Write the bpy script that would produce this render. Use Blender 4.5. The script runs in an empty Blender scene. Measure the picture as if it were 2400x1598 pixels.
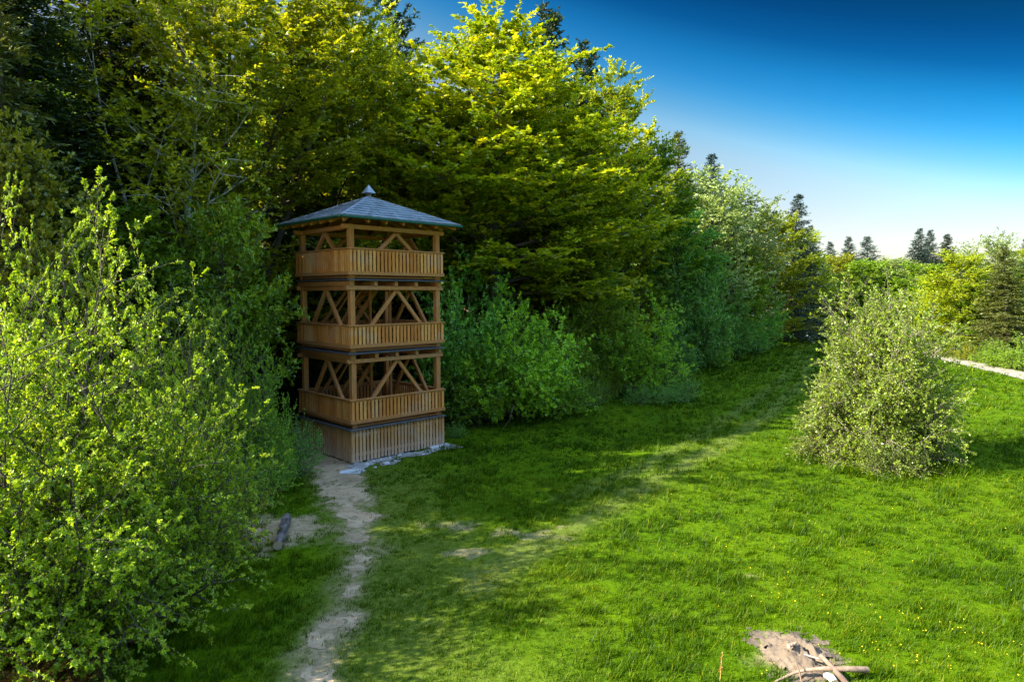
import bpy, math, random
import numpy as np
from mathutils import Vector, Matrix

S = bpy.context.scene
COL = S.collection
R = math.radians

# ------------------------------------------------------------------ camera, sky, sun, exposure
CAMZ, FPX, CX, HOR = 6.3, 1540.0, 1200.0, 690.0      # eye height, focal length in pixels of a 2400 wide frame
cam_d = bpy.data.cameras.new('camera')
cam = bpy.data.objects.new('camera', cam_d)
COL.objects.link(cam)
cam.location = (0, 0, CAMZ)
cam.rotation_euler = (R(90) - math.atan((799 - HOR) / FPX), 0, 0)
cam_d.sensor_width = 36.0
cam_d.lens = 36.0 * FPX / 2400.0
cam_d.clip_start = 0.1
cam_d.clip_end = 6000
S.camera = cam
S.render.resolution_x, S.render.resolution_y = 1024, 681

SUN_EL = R(36)
SUN_AZ = R(252.6)             # compass style: x = sin, y = cos; behind the left shoulder of the camera
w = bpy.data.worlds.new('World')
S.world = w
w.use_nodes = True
nt = w.node_tree
nt.nodes.clear()
wo = nt.nodes.new('ShaderNodeOutputWorld')
bg = nt.nodes.new('ShaderNodeBackground')
sky = nt.nodes.new('ShaderNodeTexSky')
sky.sky_type = 'NISHITA'
sky.sun_disc = False
sky.sun_elevation = SUN_EL
sky.sun_rotation = SUN_AZ
sky.air_density = 1.0
sky.dust_density = 0.6
sky.ozone_density = 2.0
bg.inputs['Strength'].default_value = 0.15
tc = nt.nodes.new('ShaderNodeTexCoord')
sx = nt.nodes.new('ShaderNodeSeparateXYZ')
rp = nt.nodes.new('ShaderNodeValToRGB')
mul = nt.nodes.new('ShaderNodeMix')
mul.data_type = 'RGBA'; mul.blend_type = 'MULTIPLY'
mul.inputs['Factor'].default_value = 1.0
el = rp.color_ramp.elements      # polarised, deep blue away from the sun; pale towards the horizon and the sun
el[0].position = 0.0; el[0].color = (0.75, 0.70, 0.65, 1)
el[1].position = 0.85; el[1].color = (1.9, 1.8, 1.65, 1)  # end stops brighten the sky out of view as added fill light
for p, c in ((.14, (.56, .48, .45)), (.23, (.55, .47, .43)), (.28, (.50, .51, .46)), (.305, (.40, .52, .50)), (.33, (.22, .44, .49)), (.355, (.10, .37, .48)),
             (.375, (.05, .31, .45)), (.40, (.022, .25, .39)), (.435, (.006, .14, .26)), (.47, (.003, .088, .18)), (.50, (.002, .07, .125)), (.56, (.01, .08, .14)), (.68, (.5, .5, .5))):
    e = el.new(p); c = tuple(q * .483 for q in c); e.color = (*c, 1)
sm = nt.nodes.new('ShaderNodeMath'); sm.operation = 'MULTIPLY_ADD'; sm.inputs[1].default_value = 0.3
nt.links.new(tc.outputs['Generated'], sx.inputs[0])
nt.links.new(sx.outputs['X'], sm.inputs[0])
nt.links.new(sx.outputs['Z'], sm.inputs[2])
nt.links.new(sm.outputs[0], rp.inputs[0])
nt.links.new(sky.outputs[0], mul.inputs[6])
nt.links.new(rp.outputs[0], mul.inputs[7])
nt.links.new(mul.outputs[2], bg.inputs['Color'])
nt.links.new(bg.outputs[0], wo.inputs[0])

sun_d = bpy.data.lights.new('sun', 'SUN')
sun_d.energy = 3.5
sun_d.angle = R(0.55)
sun_d.color = (1.0, 0.93, 0.80)
sun = bpy.data.objects.new('sun', sun_d)
COL.objects.link(sun)
sdir = Vector((math.sin(SUN_AZ) * math.cos(SUN_EL), math.cos(SUN_AZ) * math.cos(SUN_EL), math.sin(SUN_EL)))
sun.rotation_euler = sdir.to_track_quat('Z', 'Y').to_euler()
sun.location = (-30, -10, 40)

S.view_settings.view_transform = 'Standard'
S.view_settings.look = 'None'
S.view_settings.exposure = 2.3
S.view_settings.gamma = 1.0
S.view_settings.use_curve_mapping = False
S.render.engine = 'CYCLES'
S.cycles.max_bounces = 8
S.cycles.diffuse_bounces = 5
S.cycles.glossy_bounces = 1
S.cycles.transmission_bounces = 6
S.cycles.transparent_max_bounces = 4
S.cycles.use_denoising = True
S.cycles.denoiser = 'OPENIMAGEDENOISE'
S.cycles.denoising_input_passes = 'RGB_ALBEDO_NORMAL'
S.cycles.denoising_prefilter = 'ACCURATE'
S.cycles.caustics_reflective = False
S.cycles.caustics_refractive = False


# ------------------------------------------------------------------ helpers
def tag(o, label=None, cat=None, group=None, kind=None):
    if label: o['label'] = label
    if cat: o['category'] = cat
    if group: o['group'] = group
    if kind: o['kind'] = kind
    return o


def empty(name, loc=(0, 0, 0), rz=0.0):
    o = bpy.data.objects.new(name, None)
    COL.objects.link(o)
    o.location = loc
    o.rotation_euler = (0, 0, rz)
    o.empty_display_size = 0.3
    return o


def link(name, me, mat=None, parent=None, on_object=False):
    o = bpy.data.objects.new(name, me)
    COL.objects.link(o)
    if mat is not None:
        if not me.materials:
            me.materials.append(mat)
        if on_object:
            o.material_slots[0].link = 'OBJECT'
            o.material_slots[0].material = mat
    if parent: o.parent = parent
    return o


def np_mesh(name, verts, faces, attrs=None, smooth=False):
    """verts (N,3), faces (M,k) all with the same k; attrs: dict name -> (domain, array)"""
    verts = np.asarray(verts, np.float32); faces = np.asarray(faces, np.int32)
    me = bpy.data.meshes.new(name)
    m, k = faces.shape
    me.vertices.add(len(verts)); me.vertices.foreach_set('co', verts.ravel())
    me.loops.add(m * k); me.loops.foreach_set('vertex_index', faces.ravel())
    me.polygons.add(m)
    me.polygons.foreach_set('loop_start', np.arange(0, m * k, k, dtype=np.int32))
    if smooth:
        me.polygons.foreach_set('use_smooth', np.ones(m, dtype=bool))
    for n, (dom, arr) in (attrs or {}).items():
        a = me.attributes.new(n, 'FLOAT', dom)
        a.data.foreach_set('value', np.asarray(arr, np.float32))
    me.update(calc_edges=True)
    return me


class MB:
    """collects boxes and bars and builds ONE mesh object"""
    def __init__(self): self.v = []; self.f = []
    def poly(self, vs, fs):
        n = len(self.v); self.v += [tuple(p) for p in vs]; self.f += [tuple(i + n for i in f) for f in fs]
    def box(self, x0, x1, y0, y1, z0, z1):
        self.poly([(x0, y0, z0), (x1, y0, z0), (x1, y1, z0), (x0, y1, z0), (x0, y0, z1), (x1, y0, z1), (x1, y1, z1), (x0, y1, z1)],
                  [(0, 3, 2, 1), (4, 5, 6, 7), (0, 1, 5, 4), (1, 2, 6, 5), (2, 3, 7, 6), (3, 0, 4, 7)])
    def bar(self, a, b, wd, ht, up=(0, 0, 1)):
        a = Vector(a); b = Vector(b); d = (b - a).normalized(); up = Vector(up)
        s = d.cross(up)
        if s.length < 1e-4: s = d.cross(Vector((1, 0, 0)))
        s.normalize(); u = s.cross(d).normalized()
        s *= wd / 2; u *= ht / 2
        self.poly([a - s - u, a + s - u, a + s + u, a - s + u, b - s - u, b + s - u, b + s + u, b - s + u],
                  [(0, 1, 2, 3), (7, 6, 5, 4), (0, 4, 5, 1), (1, 5, 6, 2), (2, 6, 7, 3), (3, 7, 4, 0)])
    def build(self, name, mat, parent=None, bevel=0.0):
        me = bpy.data.meshes.new(name)
        me.from_pydata(self.v, [], self.f); me.update()
        o = link(name, me, mat, parent)
        if bevel:
            md = o.modifiers.new('bevel', 'BEVEL'); md.width = bevel; md.segments = 1; md.limit_method = 'ANGLE'
        return o


# value noise -----------------------------------------------------------------
_T = np.random.default_rng(77).random((256, 256))
def vnoise(x, y):
    x = np.asarray(x, float); y = np.asarray(y, float)
    xi = np.floor(x).astype(int); yi = np.floor(y).astype(int)
    fx = x - xi; fy = y - yi
    fx = fx * fx * (3 - 2 * fx); fy = fy * fy * (3 - 2 * fy)
    g = lambda a, b: _T[a & 255, b & 255]
    return (g(xi, yi) * (1 - fx) + g(xi + 1, yi) * fx) * (1 - fy) + (g(xi, yi + 1) * (1 - fx) + g(xi + 1, yi + 1) * fx) * fy
def fbm(x, y, o=4):
    s = 0; a = 1; t = 0
    for i in range(o):
        s = s + a * vnoise(x * 2 ** i + 17.3 * i, y * 2 ** i + 9.1 * i); t += a; a *= 0.55
    return s / t
def sstep(a, b, x):
    t = np.clip((x - a) / (b - a), 0, 1); return t * t * (3 - 2 * t)


def at(px, Y):            # world x of a column of the photograph at the distance Y
    return (px - CX) / FPX * Y
PITCH = math.atan((799 - HOR) / FPX)
def g_ray(px, py, z):     # level point at height z seen at a place of the photograph
    yn = (799 - py) / FPX
    dy = math.cos(PITCH) + yn * math.sin(PITCH); dz = -math.sin(PITCH) + yn * math.cos(PITCH)
    t = (z - CAMZ) / dz
    return ((px - CX) / FPX * t, dy * t)
def gp(px, py):           # point on level ground
    return np.array(g_ray(px, py, 0.0))
def ztop(py, Y):          # height above ground of a row at the distance Y
    return CAMZ + (HOR - py) / FPX * Y


TC = np.array((-5.81, 27.0)); TA = R(45.5)
TR = np.array((math.sin(TA), math.cos(TA))); TL = np.array((-math.cos(TA), math.sin(TA)))

EDGE_Y = np.array([-200, 8, 12.1, 16, 19.8, 23.5, 24, 27, 30.3, 31.3, 37.3, 48.5, 69, 114, 200, 400])
EDGE_X = np.array([-8.5, -8.0, -7.3, -6.9, -6.6, -8, -9, -5, -2.9, 0.6, 4.8, 12.6, 24.8, 50, 95, 200])
def forest_d(x, y):       # > 0 inside the wood, metres from its edge along x
    return np.interp(y, EDGE_Y, EDGE_X) - x

def height(x, y):
    x = np.asarray(x, float); y = np.asarray(y, float)
    h = 0.16 * (vnoise(x * 0.13 + 3, y * 0.13) - 0.5) + 0.05 * (vnoise(x * 0.6, y * 0.6 + 40) - 0.5)
    d = np.hypot(x - TC[0], y - TC[1])
    h = h * sstep(3.0, 6.0, d)
    f = forest_d(x, y)
    h = h + 3.0 * sstep(4, 60, f)
    return h


def seg_dist(x, y, pts):
    best = np.full(np.shape(x), 1e9)
    for (ax, ay), (bx, by) in zip(pts[:-1], pts[1:]):
        dx, dy = bx - ax, by - ay; L = dx * dx + dy * dy
        t = np.clip(((x - ax) * dx + (y - ay) * dy) / L, 0, 1)
        best = np.minimum(best, np.hypot(x - ax - t * dx, y - ay - t * dy))
    return best

PATH = [gp(700, 985), gp(735, 1040), gp(775, 1090), gp(805, 1160), gp(835, 1240), gp(850, 1310), gp(810, 1420), gp(770, 1500), gp(725, 1610), (-2.6, 8.0)]
RUT1 = [gp(1100, 1370), gp(1270, 1275), gp(1420, 1190), gp(1555, 1110), gp(1690, 1045), gp(1800, 970), gp(1880, 900), gp(1900, 850), gp(1905, 805)]
RUT2 = [gp(1330, 1165), gp(1500, 1100), gp(1620, 1030), gp(1730, 965), gp(1820, 905), gp(1860, 860), gp(1880, 805)]
BARE = [(gp(1235, 1256), 1.0, .45), (gp(1045, 1235), .8, .35), (gp(1090, 1298), .7, .25), (gp(1955, 1085), .9, .3), (gp(1780, 1352), .2, .15)]
LOGC = gp(648, 1250)
MOUND = gp(1868, 1540); MOUND2 = gp(1730, 1592)
ROADL = [(37.0, 36.0), (39.6, 50.0), (41.4, 58.0), (43.4, 67.0), (47.5, 73.0), (60, 80)]

def m_path(x, y):
    d = seg_dist(x, y, PATH)
    wd = np.interp(y, [8, 13, 16, 19, 21, 24, 32], [0.18, 0.22, 0.30, 0.50, 0.78, 0.75, 0.7])
    n = fbm(x * 1.7, y * 1.7, 6) - 0.5
    frag = np.interp(y, [9, 14, 17, 19, 21], [1.2, 1.3, 1.3, 1.2, 0.8])
    return sstep(0.42, -0.38, d - wd + n * frag * 1.1)
def m_base(x, y):         # worn ground round the tower
    u = (x - TC[0]) * TR[0] + (y - TC[1]) * TR[1]; v = (x - TC[0]) * TL[0] + (y - TC[1]) * TL[1]
    d = np.maximum(np.abs(u) - 2.25, np.abs(v) - 2.1)
    n = fbm(x * 1.3 + 8, y * 1.3) - 0.5
    return sstep(0.2, -0.1, d - 0.35 + n * 1.3) 
def m_rut(x, y):
    a = sstep(0.75, 0.1, seg_dist(x, y, RUT1) + 0.7 * (fbm(x * 1.5, y * 1.5) - .5))
    b = sstep(0.7, 0.1, seg_dist(x, y, RUT2) + 0.9 * (fbm(x * 1.5, y * 1.5) - .5))
    return np.maximum(a, 0.85 * b)
def m_bare(x, y):
    r = 0 * x
    n = fbm(x * 2.3 + 30, y * 2.3, 5) - 0.5
    for c, rx, ry in BARE:
        r = np.maximum(r, sstep(1.0, 0.2, np.hypot((x - c[0]) / rx, (y - c[1]) / ry) + 3.4 * n + 1.6 * (fbm(x * 7, y * 7) - .5)) * .62)
    for c, rr in ((LOGC, 1.35), (MOUND, .75)):
        r = np.maximum(r, sstep(1.1, 0.5, np.hypot(x - c[0], y - c[1]) / rr + 1.6 * n))
    return r
def m_worn(x, y):         # trodden, pale, short grass near the path and the old track
    d = seg_dist(x, y, PATH)
    a = sstep(5.2, 0.5, d + 4 * (fbm(x * .5, y * .5) - .5)) * sstep(31, 24, y)
    px_ = np.interp(y, [q[1] for q in PATH[::-1]], [q[0] for q in PATH[::-1]])
    a = a * sstep(-1.3, -.2, x - px_)
    t = seg_dist(x, y, RUT1)
    b = sstep(1.6, 0.3, t + 1.6 * (fbm(x * .5 + 5, y * .5) - .5)) * sstep(40, 22, y)
    return np.clip(np.maximum(a, 0.35 * b), 0, 1)
def m_road(x, y):
    return sstep(1.6, 1.2, seg_dist(x, y, ROADL) + 0.6 * (fbm(x * .8, y * .8) - .5))


# ------------------------------------------------------------------ materials
def new_mat(name):
    m = bpy.data.materials.new(name); m.use_nodes = True
    t = m.node_tree; t.nodes.clear()
    return m, t, t.nodes.new('ShaderNodeOutputMaterial')

def N(t, typ, **kw):
    n = t.nodes.new(typ)
    for k, v in kw.items(): setattr(n, k, v)
    return n

def mixc(t, fac, a, b, mode='MIX'):
    n = N(t, 'ShaderNodeMix', data_type='RGBA', blend_type=mode)
    for s, v in ((0, fac), (6, a), (7, b)):
        if isinstance(v, (int, float)): n.inputs[s].default_value = v
        elif isinstance(v, tuple): n.inputs[s].default_value = (*v, 1)
        else: t.links.new(v, n.inputs[s])
    return n.outputs[2]

def maprange(t, v, a, b, c, d):
    n = N(t, 'ShaderNodeMapRange')
    t.links.new(v, n.inputs[0])
    for i, q in enumerate((a, b, c, d)): n.inputs[i + 1].default_value = q
    return n.outputs[0]

def noise(t, scale, detail=4, rough=0.55, vec=None):
    n = N(t, 'ShaderNodeTexNoise')
    n.inputs['Scale'].default_value = scale; n.inputs['Detail'].default_value = detail; n.inputs['Roughness'].default_value = rough
    if vec is None:
        vec = N(t, 'ShaderNodeTexCoord').outputs['Object']
    t.links.new(vec, n.inputs['Vector'])
    return n.outputs['Fac']

def attr(t, name):
    return N(t, 'ShaderNodeAttribute', attribute_name=name).outputs['Fac']

def leaf_mat(name, dark, mid, light, trans=0.38, gloss=0.05, rnd=0.25):
    m, t, out = new_mat(name)
    f = attr(t, 'tint')
    cr = N(t, 'ShaderNodeValToRGB')
    e = cr.color_ramp.elements
    e[0].position = 0.1; e[0].color = (*dark, 1); e[1].position = 0.95; e[1].color = (*light, 1)
    k = e.new(0.5); k.color = (*mid, 1)
    t.links.new(f, cr.inputs[0])
    oi = N(t, 'ShaderNodeObjectInfo')
    hs = N(t, 'ShaderNodeHueSaturation')
    t.links.new(cr.outputs[0], hs.inputs['Color'])
    t.links.new(maprange(t, oi.outputs['Random'], 0, 1, 1 - rnd, 1 + rnd), hs.inputs['Value'])
    c = hs.outputs[0]
    d = N(t, 'ShaderNodeBsdfDiffuse'); tr = N(t, 'ShaderNodeBsdfTranslucent'); g = N(t, 'ShaderNodeBsdfGlossy')
    t.links.new(c, d.inputs[0])
    t.links.new(mixc(t, 1.0, c, (1.25, 1.15, 0.45), 'MULTIPLY'), tr.inputs[0])
    g.inputs['Roughness'].default_value = 0.45; g.inputs[0].default_value = (0.8, 0.9, 0.8, 1)
    a = N(t, 'ShaderNodeMixShader'); a.inputs[0].default_value = trans
    t.links.new(d.outputs[0], a.inputs[1]); t.links.new(tr.outputs[0], a.inputs[2])
    b = N(t, 'ShaderNodeMixShader'); b.inputs[0].default_value = gloss
    t.links.new(a.outputs[0], b.inputs[1]); t.links.new(g.outputs[0], b.inputs[2])
    t.links.new(b.outputs[0], out.inputs[0])
    return m

def rough_mat(name, c1, c2, scale=8, rough=0.85, bump=0.3, c3=None, stretch=(1, 1, 1), spec=0.3):
    m, t, out = new_mat(name)
    p = N(t, 'ShaderNodeBsdfPrincipled')
    p.inputs['Roughness'].default_value = rough
    p.inputs['Specular IOR Level'].default_value = spec
    mp = N(t, 'ShaderNodeMapping'); mp.inputs['Scale'].default_value = stretch
    t.links.new(N(t, 'ShaderNodeTexCoord').outputs['Object'], mp.inputs[0])
    n1 = noise(t, scale, 6, 0.65, mp.outputs[0])
    c = mixc(t, maprange(t, n1, 0.3, 0.7, 0, 1), c1, c2)
    if c3:
        n2 = noise(t, scale * 0.23, 3, 0.5, mp.outputs[0])
        c = mixc(t, maprange(t, n2, 0.45, 0.68, 0, 1), c, c3)
    t.links.new(c, p.inputs['Base Color'])
    if bump:
        b = N(t, 'ShaderNodeBump'); b.inputs['Strength'].default_value = bump; b.inputs['Distance'].default_value = 0.03
        t.links.new(n1, b.inputs['Height']); t.links.new(b.outputs[0], p.inputs['Normal'])
    t.links.new(p.outputs[0], out.inputs[0])
    return m

def wood_mat(name, a, b, c, weather=None, foot=False):
    """stained timber: each board (mesh island) has its own tone, streaks along the height"""
    m, t, out = new_mat(name)
    p = N(t, 'ShaderNodeBsdfPrincipled'); p.inputs['Roughness'].default_value = 0.7; p.inputs['Specular IOR Level'].default_value = 0.25
    geo = N(t, 'ShaderNodeNewGeometry')
    ri = geo.outputs['Random Per Island']
    cr = N(t, 'ShaderNodeValToRGB'); e = cr.color_ramp.elements
    e[0].color = (*a, 1); e[1].color = (*c, 1); k = e.new(0.5); k.color = (*b, 1)
    t.links.new(ri, cr.inputs[0])
    tcn = N(t, 'ShaderNodeTexCoord')
    mp = N(t, 'ShaderNodeMapping'); mp.inputs['Scale'].default_value = (9, 9, 1.2)
    t.links.new(tcn.outputs['Object'], mp.inputs[0])
    n1 = noise(t, 3.0, 6, 0.7, mp.outputs[0])
    col = mixc(t, maprange(t, n1, 0.35, 0.75, 0, 0.65), cr.outputs[0], tuple(q * 0.45 for q in a))
    if weather:
        n2 = noise(t, 1.1, 4, 0.6, tcn.outputs['Object'])
        col = mixc(t, maprange(t, n2, 0.5, 0.72, 0, 0.75), col, weather)
        if foot:      # splashed, greyed lower ends of the boards
            sp = N(t, 'ShaderNodeSeparateXYZ'); t.links.new(tcn.outputs['Object'], sp.inputs[0])
            add = N(t, 'ShaderNodeMath', operation='MULTIPLY_ADD'); t.links.new(n2, add.inputs[0]); add.inputs[1].default_value = 0.7
            t.links.new(sp.outputs['Z'], add.inputs[2])
            col = mixc(t, maprange(t, add.outputs[0], 0.35, 1.15, 0.62, 0), col, weather)
    t.links.new(col, p.inputs['Base Color'])
    bm = N(t, 'ShaderNodeBump'); bm.inputs['Strength'].default_value = 0.25; bm.inputs['Distance'].default_value = 0.01
    t.links.new(n1, bm.inputs['Height']); t.links.new(bm.outputs[0], p.inputs['Normal'])
    t.links.new(p.outputs[0], out.inputs[0])
    return m

M = {}
M['bark'] = rough_mat('bark', (0.05, 0.04, 0.03), (0.13, 0.11, 0.09), 6, 0.9, 0.5, stretch=(3, 3, 0.6))
M['grey_bark'] = rough_mat('grey_bark', (0.16, 0.14, 0.12), (0.30, 0.27, 0.23), 6, 0.9, 0.4, stretch=(3, 3, 0.6))
M['birch_bark'] = rough_mat('birch_bark', (0.5, 0.48, 0.44), (0.68, 0.66, 0.62), 5, 0.7, 0.3, (0.06, 0.05, 0.05), stretch=(1, 1, 3))
M['twig'] = rough_mat('twig', (0.20, 0.155, 0.115), (0.36, 0.30, 0.235), 5, 0.9, 0.0)
M['beech'] = leaf_mat('beech_leaf', (0.11, 0.175, 0.004), (0.29, 0.36, 0.009), (0.56, 0.53, 0.014), 0.5)
M['beech_gold'] = leaf_mat('beech_gold_leaf', (0.15, 0.20, 0.004), (0.35, 0.39, 0.008), (0.57, 0.55, 0.012), 0.5)
M['fresh'] = leaf_mat('fresh_leaf', (0.18, 0.26, 0.004), (0.38, 0.46, 0.006), (0.55, 0.58, 0.015), 0.48)
M['hazel'] = leaf_mat('hazel_leaf', (0.15, 0.26, 0.007), (0.35, 0.50, 0.015), (0.56, 0.66, 0.05), 0.47, 0.04, 0.12)
M['maple'] = leaf_mat('maple_leaf', (0.14, 0.17, 0.005), (0.30, 0.32, 0.01), (0.46, 0.42, 0.03), 0.42, 0.05, 0.12)
M['shade_green'] = leaf_mat('shade_green_leaf', (0.12, 0.28, 0.010), (0.29, 0.53, 0.022), (0.46, 0.69, 0.045), 0.45)
M['teal'] = leaf_mat('teal_leaf', (0.09, 0.27, 0.035), (0.20, 0.48, 0.06), (0.36, 0.64, 0.11), 0.42)
M['mid'] = leaf_mat('mid_leaf', (0.10, 0.20, 0.006), (0.22, 0.37, 0.01), (0.38, 0.50, 0.02), 0.45)
M['pale'] = leaf_mat('pale_leaf', (0.17, 0.23, 0.06), (0.31, 0.40, 0.12), (0.46, 0.54, 0.22), 0.38)
M['needle'] = leaf_mat('needle', (0.012, 0.026, 0.006), (0.028, 0.050, 0.010), (0.065, 0.090, 0.018), 0.15, 0.04)
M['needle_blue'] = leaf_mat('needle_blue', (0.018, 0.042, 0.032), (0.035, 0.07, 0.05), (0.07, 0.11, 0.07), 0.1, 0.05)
M['needle_lit'] = leaf_mat('needle_lit', (0.06, 0.085, 0.012), (0.12, 0.14, 0.02), (0.20, 0.21, 0.04), 0.2, 0.05)
M['bush'] = leaf_mat('bush_leaf', (0.10, 0.165, 0.007), (0.22, 0.315, 0.015), (0.36, 0.43, 0.045), 0.4)
M['rust'] = leaf_mat('rust_leaf', (0.14, 0.05, 0.008), (0.30, 0.12, 0.015), (0.40, 0.22, 0.03), 0.3)
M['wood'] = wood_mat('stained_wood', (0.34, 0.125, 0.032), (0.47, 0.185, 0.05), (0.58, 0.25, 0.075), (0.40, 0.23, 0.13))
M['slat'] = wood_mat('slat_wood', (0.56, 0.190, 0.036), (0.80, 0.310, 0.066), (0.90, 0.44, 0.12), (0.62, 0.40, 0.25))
M['skirt'] = wood_mat('skirt_wood', (0.48, 0.22, 0.07), (0.62, 0.30, 0.10), (0.70, 0.40, 0.16), (0.48, 0.38, 0.31), True)
M['flash'] = rough_mat('flashing', (0.045, 0.05, 0.055), (0.09, 0.10, 0.11), 5, 0.4, 0.05, spec=0.6)
M['gutter'] = rough_mat('gutter_green', (0.008, 0.075, 0.055), (0.014, 0.11, 0.08), 5, 0.35, 0.0, spec=0.6)
M['concrete'] = rough_mat('concrete', (0.45, 0.45, 0.45), (0.62, 0.62, 0.60), 14, 0.9, 0.4, (0.30, 0.29, 0.27))
M['stone'] = rough_mat('stone', (0.36, 0.35, 0.34), (0.6, 0.59, 0.57), 9, 0.9, 0.5)
M['deadwood'] = rough_mat('deadwood', (0.20, 0.17, 0.14), (0.42, 0.38, 0.33), 7, 0.85, 0.5, (0.08, 0.065, 0.05), stretch=(1, 1, 4))
M['oldlog'] = rough_mat('oldlog', (0.10, 0.085, 0.07), (0.24, 0.21, 0.18), 9, 0.9, 0.6, (0.03, 0.025, 0.02), stretch=(1, 1, 4))
M['branchwood'] = rough_mat('branchwood', (0.22, 0.14, 0.09), (0.42, 0.30, 0.21), 9, 0.85, 0.4, (0.12, 0.07, 0.05))
M['cut'] = rough_mat('cut_wood', (0.42, 0.30, 0.18), (0.55, 0.42, 0.28), 12, 0.8, 0.2)

def shingle_mat():
    m, t, out = new_mat('shingle')
    p = N(t, 'ShaderNodeBsdfPrincipled'); p.inputs['Roughness'].default_value = 0.42; p.inputs['Specular IOR Level'].default_value = 0.5
    ri = N(t, 'ShaderNodeNewGeometry').outputs['Random Per Island']
    n1 = noise(t, 9, 5, 0.65)
    c = mixc(t, ri, (0.15, 0.20, 0.27), (0.31, 0.39, 0.48))
    c = mixc(t, maprange(t, n1, 0.4, 0.75, 0, 0.6), c, (0.33, 0.34, 0.35))
    t.links.new(c, p.inputs['Base Color'])
    b = N(t, 'ShaderNodeBump'); b.inputs['Strength'].default_value = 0.35; b.inputs['Distance'].default_value = 0.01
    t.links.new(n1, b.inputs['Height']); t.links.new(b.outputs[0], p.inputs['Normal'])
    t.links.new(p.outputs[0], out.inputs[0])
    return m
M['shingle'] = shingle_mat()

def soil_mat(name, a, b, c, pebbles=True):
    m, t, out = new_mat(name)
    p = N(t, 'ShaderNodeBsdfPrincipled'); p.inputs['Roughness'].default_value = 0.95; p.inputs['Specular IOR Level'].default_value = 0.1
    n1 = noise(t, 3.0, 8, 0.7); n2 = noise(t, 0.8, 4, 0.6)
    col = mixc(t, maprange(t, n1, 0.35, 0.68, 0, 1), a, b)
    col = mixc(t, maprange(t, n2, 0.45, 0.7, 0, 0.8), col, c)
    n3 = noise(t, 28, 3, 0.6)
    col = mixc(t, maprange(t, n3, 0.62, 0.72, 0, 0.5), col, tuple(min(1, q * 1.6) for q in b))
    t.links.new(col, p.inputs['Base Color'])
    bm = N(t, 'ShaderNodeBump'); bm.inputs['Strength'].default_value = 0.6; bm.inputs['Distance'].default_value = 0.05
    t.links.new(n1, bm.inputs['Height']); t.links.new(bm.outputs[0], p.inputs['Normal'])
    t.links.new(p.outputs[0], out.inputs[0])
    return m
M['soil'] = soil_mat('path_soil', (0.29, 0.205, 0.115), (0.47, 0.355, 0.215), (0.20, 0.145, 0.085))
M['gravel'] = soil_mat('pale_gravel', (0.24, 0.225, 0.20), (0.44, 0.43, 0.405), (0.17, 0.155, 0.13))
M['road'] = soil_mat('road_gravel', (0.25, 0.22, 0.165), (0.40, 0.355, 0.28), (0.17, 0.16, 0.09))
M['mound'] = soil_mat('mound_earth', (0.125, 0.092, 0.064), (0.22, 0.168, 0.115), (0.06, 0.055, 0.052))

def ground_mat():
    m, t, out = new_mat('meadow_ground')
    p = N(t, 'ShaderNodeBsdfPrincipled'); p.inputs['Roughness'].default_value = 0.95; p.inputs['Specular IOR Level'].default_value = 0.05
    n1 = noise(t, 7.0, 6, 0.7); n2 = noise(t, 0.45, 5, 0.6)
    col = mixc(t, maprange(t, n1, 0.3, 0.7, 0, 1), (0.028, 0.070, 0.0006), (0.078, 0.150, 0.001))
    col = mixc(t, maprange(t, n2, 0.4, 0.65, 0, 0.7), col, (0.105, 0.175, 0.001))
    col = mixc(t, attr(t, 'worn'), col, mixc(t, maprange(t, n1, 0.35, 0.65, 0, 1), (0.05, 0.09, 0.005), (0.14, 0.17, 0.025)))
    dirt = mixc(t, maprange(t, n1, 0.3, 0.7, 0, 1), (0.19, 0.14, 0.07), (0.40, 0.31, 0.18))
    col = mixc(t, attr(t, 'bare'), col, dirt)
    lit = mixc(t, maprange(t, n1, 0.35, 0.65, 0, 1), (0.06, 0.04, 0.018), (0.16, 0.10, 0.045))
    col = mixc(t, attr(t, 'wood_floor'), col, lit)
    t.links.new(col, p.inputs['Base Color'])
    bm = N(t, 'ShaderNodeBump'); bm.inputs['Strength'].default_value = 0.8; bm.inputs['Distance'].default_value = 0.08
    t.links.new(n1, bm.inputs['Height']); t.links.new(bm.outputs[0], p.inputs['Normal'])
    t.links.new(p.outputs[0], out.inputs[0])
    return m
M['ground'] = ground_mat()
M['grass'] = leaf_mat('grass_blade', (0.024, 0.064, 0.0002), (0.076, 0.150, 0.0003), (0.23, 0.26, 0.012), 0.35, 0.008, 0.0)
M['flower'] = rough_mat('flower_yellow', (0.75, 0.55, 0.01), (0.85, 0.65, 0.02), 5, 0.7, 0)
M['hill'] = rough_mat('hill_wood', (0.03, 0.06, 0.07), (0.05, 0.085, 0.10), 0.02, 1.0, 0)  # distance haze is put into the bluish base colour


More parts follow.
